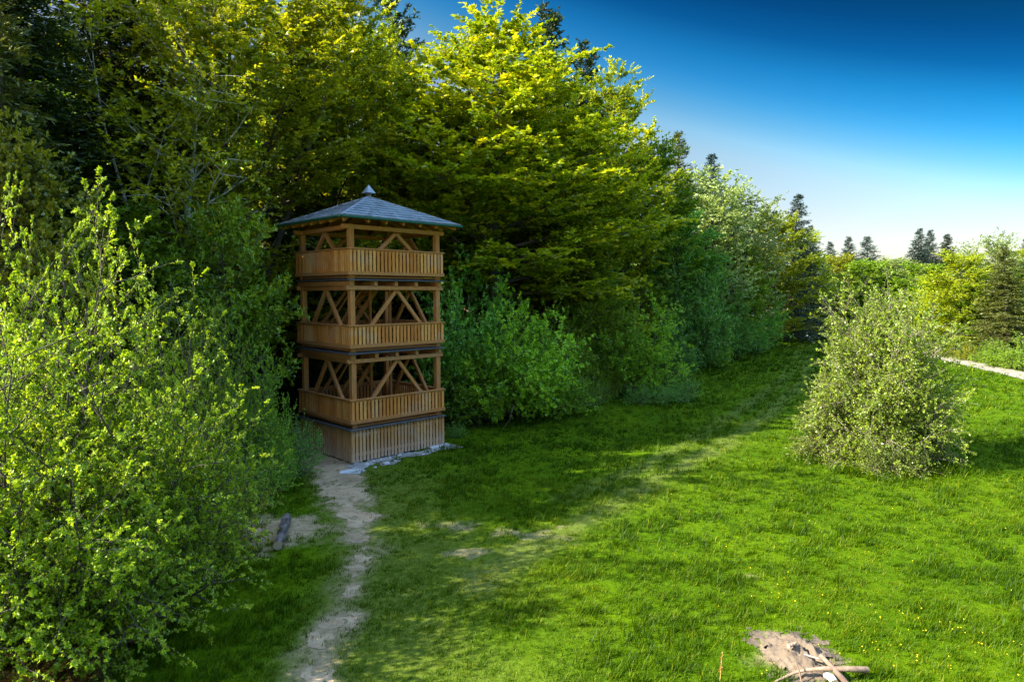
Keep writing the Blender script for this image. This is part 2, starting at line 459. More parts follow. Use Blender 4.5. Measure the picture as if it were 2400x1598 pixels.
# ------------------------------------------------------------------ ground
def axis(a, b, step, far, grow=1.25):
    xs = list(np.arange(a, b + 1e-6, step)); s = step; x = xs[-1]
    while x < far: s *= grow; x += s; xs.append(x)
    s = step; x = xs[0]; lo = []
    while x > -far: s *= grow; x -= s; lo.append(x)
    return np.array(lo[::-1] + xs)
gx = axis(-16, 32, 0.16, 1600); gy = axis(7, 50, 0.16, 1600)
X, Y = np.meshgrid(gx, gy)
nx, ny = len(gx), len(gy)
idx = np.arange(nx * ny).reshape(ny, nx)
gf = np.stack([idx[:-1, :-1], idx[:-1, 1:], idx[1:, 1:], idx[1:, :-1]], -1).reshape(-1, 4)
xf, yf = X.ravel(), Y.ravel()
fd = forest_d(xf, yf)
me = np_mesh('ground', np.stack([xf, yf, height(xf, yf)], 1), gf,
             {'bare': ('POINT', np.clip(np.maximum(m_bare(xf, yf), np.maximum(  .15 * m_rut(xf, yf), m_path(xf, yf))), 0, 1)),
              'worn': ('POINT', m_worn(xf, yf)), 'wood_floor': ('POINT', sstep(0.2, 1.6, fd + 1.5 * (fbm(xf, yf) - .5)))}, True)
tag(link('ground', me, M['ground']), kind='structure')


def sheet(name, mask, x0, x1, y0, y1, step, lift, mat, bumpy=0.0, thr=0.5):
    xs = np.arange(x0, x1, step); ys = np.arange(y0, y1, step)
    A, B = np.meshgrid(xs, ys); n, m_ = len(xs), len(ys)
    k = mask(A, B)
    z = height(A, B) + lift + bumpy * (fbm(A * 4, B * 4) - .4)
    ii = np.arange(n * m_).reshape(m_, n)
    f = np.stack([ii[:-1, :-1], ii[:-1, 1:], ii[1:, 1:], ii[1:, :-1]], -1).reshape(-1, 4)
    kk = ((k[:-1, :-1] + k[:-1, 1:] + k[1:, 1:] + k[1:, :-1]) / 4).ravel()
    f = f[kk > thr]
    used = np.unique(f); rm = np.zeros(n * m_, int); rm[used] = np.arange(len(used))
    v = np.stack([A.ravel(), B.ravel(), z.ravel()], 1)[used]
    o = link(name, np_mesh(name, v, rm[f], smooth=True), mat)
    return tag(o, kind='structure')

sheet('path', lambda x, y: m_path(x, y) * (1 + np.interp(y, [8, 17, 20], [3.0, 2.6, 1.3]) * (fbm(x * 4.3, y * 4.3, 5) - .5)) * np.interp(y, [8, 17, 19.5], [.80, .84, 1]), -10.5, 0.0, 8.2, 33, 0.035, 0.008, M['soil'], 0.004, .72)
def m_gravel(x, y):
    u = (x - TC[0]) * TR[0] + (y - TC[1]) * TR[1]; v = (x - TC[0]) * TL[0] + (y - TC[1]) * TL[1]
    n = fbm(x * 1.6 + 8, y * 1.6) - 0.5
    d = np.abs(v + 2.45) - 0.45 + 1.5 * n
    return sstep(0.15, -0.15, d) * sstep(-2.7, -2.3, u) * sstep(2.9, 2.2, u)
sheet('gravel_patch', lambda x, y: m_gravel(x, y) * (.35 + 1.25 * fbm(x * 6, y * 6, 4)), -7.5, -1.0, 22.5, 29.5, 0.035, 0.020, M['gravel'], 0.02)
sheet('gravel_road', m_road, 34, 62, 36, 126, 0.25, 0.03, M['road'])
def m_mound(x, y):
    n = fbm(x * 3 + 3, y * 3, 6) - .5
    return np.maximum(sstep(1.05, 0.9, np.hypot((x - MOUND[0]) / .62, (y - MOUND[1]) / .80) + 1.6 * n + 1.3 * (fbm(x * 9, y * 9) - .5)), 0)
def mound():
    xs = np.arange(MOUND[0] - 1.6, MOUND[0] + 1.4, .025); ys = np.arange(MOUND[1] - 1.4, MOUND[1] + 1.5, .025)
    A, B = np.meshgrid(xs, ys); k = m_mound(A, B)
    r = np.hypot((A - MOUND[0]) / .62, (B - MOUND[1]) / .8)
    z = height(A, B) + 0.01 + 0.20 * sstep(1.0, 0.1, r) * (0.45 + 1.1 * fbm(A * 2.6, B * 2.6 + 4)) + (0.13 * (fbm(A * 6, B * 6, 5) - .5) + 0.06 * (vnoise(A * 17, B * 17) - .5) + .05 * (vnoise(A * 31, B * 31) - .5)) * sstep(1.3, .6, r)
    z -= 0.20 * np.exp(-(((A - MOUND[0] - .12) * .93 + (B - MOUND[1]) * .35 + .12 * (fbm(A * 4, B * 4) - .5)) / .06) ** 2) * sstep(1, .4, r)
    n, m_ = len(xs), len(ys); ii = np.arange(n * m_).reshape(m_, n)
    f = np.stack([ii[:-1, :-1], ii[:-1, 1:], ii[1:, 1:], ii[1:, :-1]], -1).reshape(-1, 4)
    f = f[((k[:-1, :-1] + k[1:, 1:]) / 2).ravel() > .4]
    used = np.unique(f); rm = np.zeros(n * m_, int); rm[used] = np.arange(len(used))
    o = link('earth_mound', np_mesh('earth_mound', np.stack([A.ravel(), B.ravel(), z.ravel()], 1)[used], rm[f], smooth=True), M['mound'])
    tag(o, kind='structure')
mound()

# grass -------------------------------------------------------------------------
def grass():
    g = np.random.default_rng(5)
    V = []; T = []
    def band(y0, y1, dens, nb, hgt, wid, xl=-9.0):
        n = int(dens * (y1 - y0) * (0.85 * (y0 + y1) / 2 + 9))
        y = np.sqrt(g.uniform(y0 ** 2, y1 ** 2, n)) if y1 < 60 else g.uniform(y0, y1, n)
        x = g.uniform(-1, 1, n) * 0; xr = 0.83 * y + 1.0
        x = xl + g.random(n) * (xr - xl)
        fd = forest_d(x, y)
        u = (x - TC[0]) * TR[0] + (y - TC[1]) * TR[1]; v = (x - TC[0]) * TL[0] + (y - TC[1]) * TL[1]
        bare = np.maximum.reduce([m_path(x, y), .8 * m_base(x, y), m_bare(x, y), .45 * m_rut(x, y), m_mound(x, y), m_road(x, y)])
        keep = (fd < 1.5 + g.normal(0, .8, n)) & (g.random(n) > bare * .95) & ~((np.abs(u) < 2.15) & (np.abs(v) < 2.0))
        x, y, u, v, fd = x[keep], y[keep], u[keep], v[keep], fd[keep]; n = len(x)
        worn = m_worn(x, y)
        cl = fbm(x * 1.1 + 50, y * 1.1); cl2 = fbm(x * 0.28, y * 0.28 + 70, 3)
        big = vnoise(x * 3.1, y * 3.1)
        fine = vnoise(x * 5.3 + 9, y * 5.3)
        h0 = hgt * (0.40 + 1.2 * sstep(.35, .75, cl) + .5 * sstep(.55, .95, big) + .5 * sstep(.5, .9, fine)) * (1 - 0.5 * worn) * np.exp(g.normal(0, .25, n)) * (1 + 1.3 * np.exp(-((np.hypot(x - 13.8, y - 24.4) - 2.2) / .7) ** 2) + .9 * np.exp(-((np.hypot(u / 2.25, v / 2.1) - 1.25) / .16) ** 2) + .8 * sstep(-1.2, .6, fd))
        tone = np.clip(0.36 + 0.55 * (cl2 - .5) - 0.38 * (cl - .5) - .08 * sstep(.6, .95, big) + 0.22 * worn - .22 * (fine - .5) + g.normal(0, .11, n), 0, 1)
        tone = np.clip(tone + .10 * m_rut(x, y), 0, 1)
        # blades
        def rep(q): return np.repeat(q, nb)
        bx = rep(x) + g.normal(0, .02 + hgt * .22, n * nb); by = rep(y) + g.normal(0, .02 + hgt * .22, n * nb)
        bh = rep(h0) * g.uniform(.45, 1.35, n * nb)
        az = g.uniform(0, 6.283, n * nb); lean = g.uniform(.15, 1.0, n * nb)
        z = height(bx, by)
        tipx = bx + np.cos(az) * lean * bh + .18 * bh; tipy = by + np.sin(az) * lean * bh
        sa = az + 1.57 + g.normal(0, .5, n * nb); w = wid * g.uniform(.6, 1.4, n * nb) / 2
        a = np.stack([bx - np.cos(sa) * w, by - np.sin(sa) * w, z - .01], 1)
        b = np.stack([bx + np.cos(sa) * w, by + np.sin(sa) * w, z - .01], 1)
        c = np.stack([tipx, tipy, z + bh * np.sqrt(np.maximum(.15, 1 - .5 * lean ** 2))], 1)
        V.append(np.stack([a, b, c], 1).reshape(-1, 3)); T.append(np.where(g.random(n * nb) < .03, 1.0, np.clip(rep(tone) + g.normal(0, .12, n * nb), 0, 1)))
    band(8.8, 15, 150, 9, .085, .014)
    band(15, 22, 95, 8, .092, .019)
    band(22, 32, 45, 7, .115, .027)
    band(32, 50, 14, 6, .13, .045, -4)
    band(50, 80, 5, 6, .17, .08, 8)
    band(80, 125, 1.6, 6, .2, .15, 24)
    v = np.concatenate(V); t = np.concatenate(T)
    me = np_mesh('grass', v, np.arange(len(v)).reshape(-1, 3), {'tint': ('FACE', t)})
    tag(link('grass', me, M['grass']), 'bright green uneven meadow grass over the whole clearing', 'grass', kind='stuff')
    # yellow flowers dotted through the grass
    n = 120
    y = g.uniform(9.5, 30, n); x = 3.5 + g.random(n) ** .8 * (0.8 * y - 3.0)
    c = np.array([(7.0, 11.2), (8.4, 11.5), (6.2, 13.2)])
    k = g.integers(0, 3, 60); x[:60] = c[k, 0] + g.normal(0, .8, 60); y[:60] = c[k, 1] + g.normal(0, .7, 60)
    r = g.uniform(.008, .017, n); z = height(x, y) + g.uniform(.09, .16, n)
    V = []; F = []
    for i in range(n):
        b = len(V)
        V += [(x[i] + r[i] * math.cos(q * 1.0472), y[i] + r[i] * math.sin(q * 1.0472), z[i] + .006 * (q % 2)) for q in range(6)]
        V += [(x[i], y[i], z[i] - .02)]
        F += [(b + 6, b + q, b + (q + 1) % 6) for q in range(6)]
    tag(link('meadow_flowers', np_mesh('meadow_flowers', V, F), M['flower']), 'tiny yellow flowers scattered through the meadow grass', 'flowers', kind='stuff')
grass()


# ------------------------------------------------------------------ plants
def unit(a):
    return a / np.maximum(np.linalg.norm(a, axis=-1, keepdims=True), 1e-9)

class Plant:
    def __init__(self, seed):
        self.g = np.random.default_rng(seed); self.br = []; self.P = []; self.D = []; self.L = []
        self.leaf = None
    def bend(self, p, d, L, n, up=0.0, wig=0.15):
        pts = [np.array(p, float)]; d = np.array(d, float); s = L / n
        for i in range(n):
            d = d + np.array((0, 0, up / n)) + self.g.normal(0, wig / math.sqrt(n), 3); d /= np.linalg.norm(d)
            pts.append(pts[-1] + d * s)
        return np.array(pts)
    def tube(self, pts, r0, r1, sides=5):
        self.br.append((pts, np.linspace(r0, r1, len(pts)), sides))
    def twigs(self, pts, n, lo, hi, L0, L1, spread=0.9, zj=0.25, fwd=0.55):
        if n < 1: return
        u = self.g.uniform(lo, 1, n) if n > 1 else np.array([1.0])
        u[-1] = 1.0
        k = len(pts) - 1; i = np.minimum((u * k).astype(int), k - 1); f = (u * k - i)[:, None]
        p = pts[i] * (1 - f) + pts[i + 1] * f; t = unit(pts[i + 1] - pts[i])
        side = unit(np.cross(t, np.array((0, 0, 1.0))) + 1e-6) * self.g.choice([-1, 1], n)[:, None]
        d = unit(t * fwd + side * self.g.uniform(.2, 1, n)[:, None] * spread + np.stack([0 * u, 0 * u, self.g.normal(0, zj, n)], 1) + self.g.normal(0, .12, (n, 3)))
        d[-1] = t[-1]
        self.P.append(p); self.D.append(d); self.L.append(self.g.uniform(L0, L1, n))
    def branch_mesh(self, name, twig_r=0.0, every=1):
        V = []; F = []; c = 0
        for pts, rr, s in self.br:
            n = len(pts); t = np.gradient(pts, axis=0); t = unit(t)
            a = np.where(np.abs(t[:, 2:3]) > .9, np.array((1.0, 0, 0)), np.array((0, 0, 1.0)))
            x = unit(np.cross(t, a)); y = np.cross(t, x)
            an = np.arange(s) * 2 * math.pi / s
            ring = pts[:, None, :] + rr[:, None, None] * (np.cos(an)[None, :, None] * x[:, None, :] + np.sin(an)[None, :, None] * y[:, None, :])
            V.append(ring.reshape(-1, 3))
            ii = np.arange(n * s).reshape(n, s) + c
            q = np.stack([ii[:-1], np.roll(ii[:-1], -1, 1), np.roll(ii[1:], -1, 1), ii[1:]], -1).reshape(-1, 4)
            F.append(q); c += n * s
        if twig_r and self.P:
            P = np.concatenate(self.P)[::every]; D = np.concatenate(self.D)[::every]; L = np.concatenate(self.L)[::every][:, None]
            x = unit(np.cross(D, np.array((.3, .2, 1.0)))); y = np.cross(D, x); n = len(P)
            v = np.stack([P + x * twig_r, P - x * .5 * twig_r + y * .87 * twig_r, P - x * .5 * twig_r - y * .87 * twig_r,
                          P + D * L + x * twig_r * .4, P + D * L - x * .2 * twig_r + y * .35 * twig_r, P + D * L - x * .2 * twig_r - y * .35 * twig_r], 1).reshape(-1, 3)
            b = np.arange(n)[:, None] * 6 + c
            F.append(np.concatenate([b + np.array([0, 1, 4, 3]), b + np.array([1, 2, 5, 4]), b + np.array([2, 0, 3, 5])])); V.append(v)
        return np_mesh(name, np.concatenate(V), np.concatenate(F), smooth=True)
    def leaves(self, per, size, flat=0.6, aspect=0.62, droop=0.1, cluster=False, hang=False, amp=.22):
        g = self.g
        P = np.concatenate(self.P); D = np.concatenate(self.D); L = np.concatenate(self.L); n = len(P)
        tt = np.clip(g.normal(.45, amp, n), 0, 1)
        r = lambda q: np.repeat(q, per, axis=0)
        w = g.uniform(.0, 1.05, n * per)
        if cluster: w = np.where(g.random(n * per) < .6, g.uniform(.8, 1.05, n * per), w)
        p = r(P) + r(D) * (r(L) * w)[:, None]; p[:, 2] -= droop * r(L) * w ** 2
        s = unit(np.cross(r(D), np.array((0, 0, 1.0))) + 1e-6) * g.choice([-1, 1], n * per)[:, None]
        d = unit(r(D) * g.uniform(.1, .9, n * per)[:, None] + s * g.uniform(.2, 1, n * per)[:, None] + g.normal(0, .28 if not cluster else .5, (n * per, 3)))
        if hang: d = unit(d * .5 + np.array((0, 0, -1.0)))
        nrm = unit(np.array((0, 0, 1.0)) * flat + g.normal(0, 1 - flat * .7, (n * per, 3)))
        sd = unit(np.cross(d, nrm)); nn = np.cross(sd, d)
        ln = (size * g.uniform(.5, 1.35, n * per))[:, None]; wd = ln * aspect / 2
        fo = nn * ln * g.uniform(-.05, .22, n * per)[:, None]
        v = np.stack([p, p + d * ln * .45 + sd * wd + fo, p + d * ln, p + d * ln * .45 - sd * wd + fo], 1).reshape(-1, 3)
        t = np.clip(r(tt) + g.normal(0, .16, n * per), 0, 1)
        self.leaf = (v, t)
        return self
    def crown_mesh(self, name):
        v, t = self.leaf
        return np_mesh(name, v, np.arange(len(v)).reshape(-1, 4), {'tint': ('FACE', t)})


def broadleaf(seed, H, Rc, base=.15, nl=40, el0=15, el1=70, sec=2.2, tw=3.0, per=14, leaf=.16, tlen=(.35, .9), flat=.7, prof=None, r0=.28, wig=.22, zj=.22, keep_twigs=0, cluster=False, fork=0, amp=.22):
    p = Plant(seed); g = p.g
    prof = prof or (lambda t: (math.sin(math.pi * (0.18 + .80 * t)) ** .8))
    trunks = []
    tp = p.bend((0, 0, 0), (g.normal(0, .03), g.normal(0, .03), 1), H * .97, 12, .0, .10)
    tp[:, 0] -= 0; trunks.append((tp, r0))
    for k in range(fork):
        q = tp[3 + k]; a = g.uniform(0, 6.28)
        trunks.append((p.bend(q, (math.cos(a) * .35, math.sin(a) * .35, 1), (H - q[2]) * .85, 10, .2, .12), r0 * .6))
    for tpts, rr in trunks: p.tube(tpts, rr, rr * .10, 8)
    for i in range(nl):
        tpts, rr = trunks[i % len(trunks)] if i % 3 == 0 else trunks[0]
        t = (i + g.uniform(.2, .8)) / nl
        hz = base + (1 - base) * t * .98
        u = (hz if tpts is trunks[0][0] else t * .95) * (len(tpts) - 1); k = min(int(u), len(tpts) - 2)
        pos = tpts[k] + (tpts[k + 1] - tpts[k]) * (u - k)
        az = i * 2.39996 + g.normal(0, .35); e = R(el0 + (el1 - el0) * t + g.normal(0, 7))
        L = Rc * prof(t) * g.uniform(.80, 1.10) / max(.55, math.cos(e) * .8 + .2)
        pts = p.bend(pos, (math.cos(az) * math.cos(e), math.sin(az) * math.cos(e), math.sin(e)), L, 7, .25 if t < .5 else -.1, wig)
        br = rr * (.42 * (1 - t) + .07)
        p.tube(pts, br, br * .15, 5)
        n2 = max(3, int(sec * L))
        for j in range(n2):
            s = .18 + .80 * (j + g.random()) / n2; k2 = min(int(s * 7), 6)
            q = pts[k2] + (pts[k2 + 1] - pts[k2]) * (s * 7 - k2); tg = unit(pts[k2 + 1] - pts[k2])
            sd = unit(np.cross(tg, (0, 0, 1.0))) * (1 if j % 2 else -1)
            d = unit(tg * .65 + sd * .8 + np.array((0, 0, g.normal(.05, zj))))
            L2 = (.42 * L * (1 - .55 * s) + .35) * g.uniform(.7, 1.25)
            pt2 = p.bend(q, d, L2, 4, .05, wig)
            p.tube(pt2, br * .28, br * .06, 3)
            p.twigs(pt2, max(2, int(tw * L2 + 1)), .12, 1, *tlen, zj=zj)
        p.twigs(pts, max(2, int(tw * L * .5)), .35, 1, *tlen, zj=zj)
    p.leaves(per, leaf, flat, cluster=cluster, amp=amp)
    return p

def shrub(seed, H, Rc, stems=9, sec=3.2, tw=4.5, per=10, leaf=.10, flat=.35, tlen=(.25, .6), tilt=(8, 55), r0=.05, amp=.22, wig=.28, low=.12, up=.12, fp=.5):
    p = Plant(seed); g = p.g
    for i in range(stems):
        az = i * 2.39996 + g.normal(0, .3); f = ((i + .5) / stems) ** fp
        ti = R(tilt[0] + (tilt[1] - tilt[0]) * f + g.normal(0, 4))
        b = np.array((math.cos(az) * .25 * f * Rc / 2, math.sin(az) * .25 * f * Rc / 2, -.05))
        L = g.uniform(.88, 1.02) / ((math.sin(ti) / Rc) ** 3 + (math.cos(ti) / H) ** 3) ** (1 / 3)
        L = max(L, .4 * H)
        pts = p.bend(b, (math.cos(az) * math.sin(ti), math.sin(az) * math.sin(ti), math.cos(ti)), L, 8, up, wig)
        p.tube(pts, r0, r0 * .15, 5)
        n2 = max(4, int(sec * L))
        for j in range(n2):
            s = low + (.98 - low) * (j + g.random()) / n2; k2 = min(int(s * 8), 7)
            q = pts[k2] + (pts[k2 + 1] - pts[k2]) * (s * 8 - k2); tg = unit(pts[k2 + 1] - pts[k2])
            rd = g.normal(0, 1, 3); rd -= tg * rd.dot(tg); rd /= np.linalg.norm(rd)
            d = unit(tg * .55 + rd * .85 + np.array((0, 0, .22)))
            L2 = (.30 * L * (1 - .42 * s) + .35) * g.uniform(.7, 1.3)
            pt2 = p.bend(q, d, L2, 4, .2, wig)
            p.tube(pt2, r0 * .3, r0 * .08, 3)
            p.twigs(pt2, max(2, int(tw * L2 + 1)), .1, 1, *tlen, spread=.8, zj=.5)
        p.twigs(pts, max(2, int(tw * L * .4)), .5, 1, *tlen, zj=.5)
    p.leaves(per, leaf, flat, cluster=True, amp=amp)
    return p

def conifer(seed, H, Rc, whorl=.42, nb=6, tw=9, per=5, leaf=.26, droop=.45, bare=.06, power=.8, aspect=.28, r0=.22, ragged=.25):
    p = Plant(seed); g = p.g
    tp = p.bend((0, 0, 0), (0, 0, 1), H, 10, .3, .03); p.tube(tp, r0, .015, 7)
    z = H * bare; i = 0
    while z < H * .997:
        t = z / H; k = t * 10; k0 = min(int(k), 9); pos = tp[k0] + (tp[k0 + 1] - tp[k0]) * (k - k0)
        for b in range(nb if t < .8 else max(3, nb - 2)):
            az = b * 6.283 / nb + i * .7 + g.normal(0, .25)
            L = (Rc * (1 - t) ** power + .12) * g.uniform(1 - ragged, 1 + ragged * .6)
            e = R(-8 - 22 * (1 - t) + 45 * t ** 2 + g.normal(0, 6))
            d = np.array((math.cos(az) * math.cos(e), math.sin(az) * math.cos(e), math.sin(e)))
            pts = p.bend(pos, d, L, 5, .30 * (1 - t) + .05, .08)
            p.tube(pts, .012 + .018 * L / 2, .004, 3)
            p.twigs(pts, max(3, int(tw * L)), .08, 1, .12 + .10 * L, .22 + .24 * L, spread=.95, zj=.10, fwd=.6)
        z += whorl * (1.1 - .55 * t) * g.uniform(.8, 1.2); i += 1
    p.leaves(per, leaf, .55, aspect, droop)
    return p


LIB = {}
def lib(key, p, H, Rc, twig_r=0.0, every=1):
    v = p.leaf[0]
    hm = float(np.percentile(v[:, 2], 99.95)); rm = float(np.percentile(np.hypot(v[:, 0], v[:, 1]), 96))
    LIB[key] = (p.branch_mesh(key + '_trunk', twig_r, every), p.crown_mesh(key + '_crown'), hm, (Rc / H) / (rm / hm), p)

lib('beech_a', broadleaf(11, 22, 8.6, .26, 60, 0, 50, 1.6, 4.4, 36, .20, (.6, 1.5), .82, r0=.34, zj=.07, wig=.16, prof=lambda t: min(1, .72 + 1.1 * t) * (1 - t) ** .80 + .05), 22, 8.6)
lib('beech_b', broadleaf(23, 21, 6.5, .16, 52, 8, 62, 1.7, 4.0, 30, .195, (.5, 1.3), .75, r0=.30, fork=2, zj=.12, wig=.18), 21, 6.5)
lib('beech_c', broadleaf(37, 18, 5.6, .04, 54, 2, 60, 1.8, 3.8, 26, .215, (.5, 1.2), .75, r0=.26, zj=.12, wig=.18), 18, 5.6)
lib('airy', broadleaf(41, 17, 5.0, .12, 36, 25, 72, 2.0, 2.6, 14, .22, (.4, 1.0), .4, r0=.24, fork=2, zj=.3), 17, 5.0)
lib('birch', broadleaf(53, 21, 4.0, .30, 40, 25, 68, 2.4, 3.4, 20, .14, (.4, 1.0), .4, r0=.17, fork=1, zj=.35), 21, 4.6)
lib('low_tree', broadleaf(67, 9, 3.8, .03, 44, 0, 68, 2.7, 3.8, 15, .165, (.3, .75), .55, r0=.13, zj=.28), 9, 3.8)
lib('shrub_a', shrub(71, 7.5, 3.0, 34, 3.2, 4.6, 40, .060, r0=.06), 7.5, 3.0, .004)
lib('thicket_a', shrub(73, 7.5, 3.0, 24, 3.2, 4.6, 18, .145, .45, r0=.06), 7.5, 3.0)
lib('thicket_b', shrub(79, 6.0, 2.8, 22, 3.4, 4.8, 18, .14, .45, tilt=(5, 66)), 6.0, 2.8)
lib('shrub_b', shrub(83, 6.0, 2.8, 26, 3.6, 5.0, 42, .058, tilt=(5, 62)), 6.0, 2.8, .004)
lib('shrub_c', shrub(97, 3.0, 1.9, 13, 4.4, 6.2, 26, .058, tilt=(5, 68), r0=.03), 3.0, 1.9, .003)
lib('twiggy', shrub(101, 6.8, 2.75, 64, 4.6, 6.8, 22, .08, .3, (.3, .7), (3, 82), .05, wig=.24, low=.08, up=-.03, fp=.85), 6.8, 2.75, .005)
lib('spruce_a', conifer(111, 22, 4.2, .40, 7, 12, 7, .22, .6, power=.95), 22, 4.2)
lib('spruce_b', conifer(127, 16, 3.3, .34, 7, 11, 7, .20, .4, ragged=.35, power=1.0), 16, 3.2)
lib('pine', conifer(131, 23, 4.6, .55, 6, 8, 6, .34, .1, .2, .62, .32, ragged=.5), 23, 4.6)
lib('sapling', conifer(139, 3.2, 1.25, .20, 7, 14, 7, .11, .15, .02, .8, .24, .05), 3.2, 1.25)

_first = {}
def plant(name, key, px, Y, top, label, cat, mat, rw=1.0, rz=0.0, group=None, base=0.0, bark='bark', lean=(0, 0), x=None, H=None):
    tm, cm, H0, R0, _ = LIB[key]
    X_ = at(px, Y) if x is None else x
    H_ = ztop(top, Y) if H is None else H
    gz = float(height(X_, Y)) + base
    sz = (H_ - gz) / H0; sw = sz * rw * R0
    if name + key in _first:
        src = _first[name + key]
        o = src.copy(); COL.objects.link(o)
        kids = []
        for ch in src.children:
            c = ch.copy(); COL.objects.link(c); c.parent = o; kids.append(c)
        for k_ in ('group',):
            if k_ in o: del o[k_]
    else:
        o = empty(name)
        kids = [link('trunk' if key not in ('shrub_a', 'shrub_b', 'shrub_c', 'thicket_a', 'thicket_b', 'twiggy') else 'stems', tm, M[bark], o, True),
                link('crown' if 'shrub' not in key else 'foliage', cm, M[mat], o, True)]
        _first[name + key] = o
    for c in kids:
        c.material_slots[0].material = M[mat] if ('crown' in c.name or 'foliage' in c.name) else M[bark]
    o.location = (X_, Y, gz - .03); o.scale = (sw, sw, sz); o.rotation_euler = (R(lean[0]), R(lean[1]), rz)
    tag(o, label, cat, group)
    return o


# ------------------------------------------------------------------ the tower
def tower():
    g = random.Random(3)
    root = empty('observation_tower', (TC[0], TC[1], 0), math.atan2(TR[1], TR[0]))
    tag(root, 'three storey brown wooden lookout tower with a shingled hip roof', 'tower')
    A, B = 2.19, 2.05                   # outer half sizes of the railings
    PA, PB = 1.98, 1.85                 # post centres
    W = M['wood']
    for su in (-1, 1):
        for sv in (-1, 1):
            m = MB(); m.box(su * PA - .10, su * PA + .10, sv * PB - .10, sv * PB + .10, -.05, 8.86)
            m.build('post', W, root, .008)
    # skirt of upright boards round the foot
    def skirt(face):
        m = MB(); n = 28 if face in 'fb' else 26
        h = (A if face in 'fb' else B) * 1.0
        s = {'f': -1, 'b': 1, 'l': -1, 'r': 1}[face]
        o = (B if face in 'fb' else A) * 1.0
        pit = 2 * h / n
        for i in range(n):
            c = -h + (i + .5) * pit + g.uniform(-.006, .006); w2 = .055 if face in 'fb' else .056
            z0 = .06 + g.uniform(-.02, .03); z1 = 1.30
            lo, hi = sorted((s * (o - .025), s * o))
            if face in 'fb': m.box(c - w2, c + w2, lo, hi, z0, z1)
            else: m.box(lo, hi, c - w2, c + w2, z0, z1)
        lo, hi = sorted((s * (o - .075), s * (o - .028)))
        for z in (.28, 1.02):
            if face in 'fb': m.box(-h + .05, h - .05, lo, hi, z, z + .10)
            else: m.box(lo, hi, -h + .08, h - .08, z, z + .10)
        m.build('skirt_panel', M['skirt'], root)
    for f in 'fblr': skirt(f)
    for su in (-1, 0, 1):
        for sv in (-1, 1):
            m = MB(); m.box(su * 1.98 - .12, su * 1.98 + .12, sv * (B - .14) - .12, sv * (B - .14) + .12, -.1, .13)
            m.build('footing', M['concrete'], root)
    floors = (1.36, 4.20, 6.92)
    rails = ((1.50, 2.41), (4.32, 5.18), (7.02, 8.01))
    for li, (zf, (z0, z1)) in enumerate(zip(floors, rails)):
        m = MB(); n = 26
        for i in range(n):
            y0 = -1.98 + i * 3.96 / n
            if li and .5 < y0 < 1.42:    # stair opening
                m.box(-2.1, -1.25, y0, y0 + 3.96 / n - .008, zf + .0, zf + .04); m.box(1.25, 2.1, y0, y0 + 3.96 / n - .008, zf + .0, zf + .04)
            else: m.box(-2.1, 2.1, y0, y0 + 3.96 / n - .008, zf, zf + .04)
        m.build('floor', W, root)
        # drip flashing round the storey, sloping outwards
        m = MB(); k = 1.022; dz = .07; th = .012
        oa, ob, ia, ib = A * k + .03, B * k + .03, A - .22, B - .22
        zt = zf - .012
        def ring(a, b, z): return [(-a, -b, z), (a, -b, z), (a, b, z), (-a, b, z)]
        vs = ring(ia, ib, zt) + ring(oa, ob, zt - dz) + ring(oa, ob, zt - dz - th * 2) + ring(ia, ib, zt - th)
        fs = []
        for q in range(4):
            r_ = (q + 1) % 4
            fs += [(q, q + 4, r_ + 4, r_), (q + 4, q + 8, r_ + 8, r_ + 4), (q + 8, q + 12, r_ + 12, r_ + 8)]
        m.poly(vs, fs); m.build('flashing', M['flash'], root)
        if li:
            zb = zf - .10
            # joists
            for u in (-PA - .09 - .0, -1.02, -.1, .85, PA + .02):
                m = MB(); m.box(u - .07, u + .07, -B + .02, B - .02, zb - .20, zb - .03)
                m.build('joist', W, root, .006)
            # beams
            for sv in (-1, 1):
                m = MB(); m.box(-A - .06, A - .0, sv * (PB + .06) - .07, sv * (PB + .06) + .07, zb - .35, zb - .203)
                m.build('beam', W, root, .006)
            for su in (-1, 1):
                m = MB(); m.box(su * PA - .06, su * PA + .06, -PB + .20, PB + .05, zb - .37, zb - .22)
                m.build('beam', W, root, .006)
        # railings
        for f in 'fblr':
            r_ = None
            s = -1 if f in 'fl' else 1
            h, o = (A, B) if f in 'fb' else (B, A)
            m = MB(); n = {'f': 26, 'b': 26, 'l': 28, 'r': 28}[f]; pit = 2 * h / n
            for i in range(n):
                c = -h + .01 + (i + .5) * pit + g.uniform(-.005, .005); w2 = .054 if f in 'fb' else .056
                tl = g.uniform(-.006, .006)
                lo, hi = sorted((s * (o - .024), s * o))
                if f in 'fb': m.box(c - w2, c + w2, lo, hi, z0 + .13 + tl, z1 - .075)
                else: m.box(lo, hi, c - w2, c + w2, z0 + .13 + tl, z1 - .075)
            r_ = m.build('railing', M['slat'], root)
            m = MB()
            e = .045 if f in 'fb' else -.002
            lo, hi = sorted((s * (o - .10), s * (o + .035)))
            if f in 'fb': m.box(-h - .035, h + .035, lo, hi, z1 - .055, z1)
            else: m.box(lo, hi, -h + .102, h - .102, z1 - .055, z1 - .001)
            lo, hi = sorted((s * (o - .065), s * (o - .027)))
            if f in 'fb': m.box(-h + .03, h - .03, lo, hi, z1 - .15, z1 - .057)
            else: m.box(lo, hi, -h + .07, h - .07, z1 - .15, z1 - .057)
            m.build('handrail', W, r_, .004)
            m = MB()
            lo, hi = sorted((s * (o - .07), s * (o + .028)))
            if f in 'fb': m.box(-h - .028, h + .028, lo, hi, z0, z0 + .125)
            else: m.box(lo, hi, -h + .072, h - .072, z0, z0 + .124)
            m.build('bottom_rail', W, r_, .004)
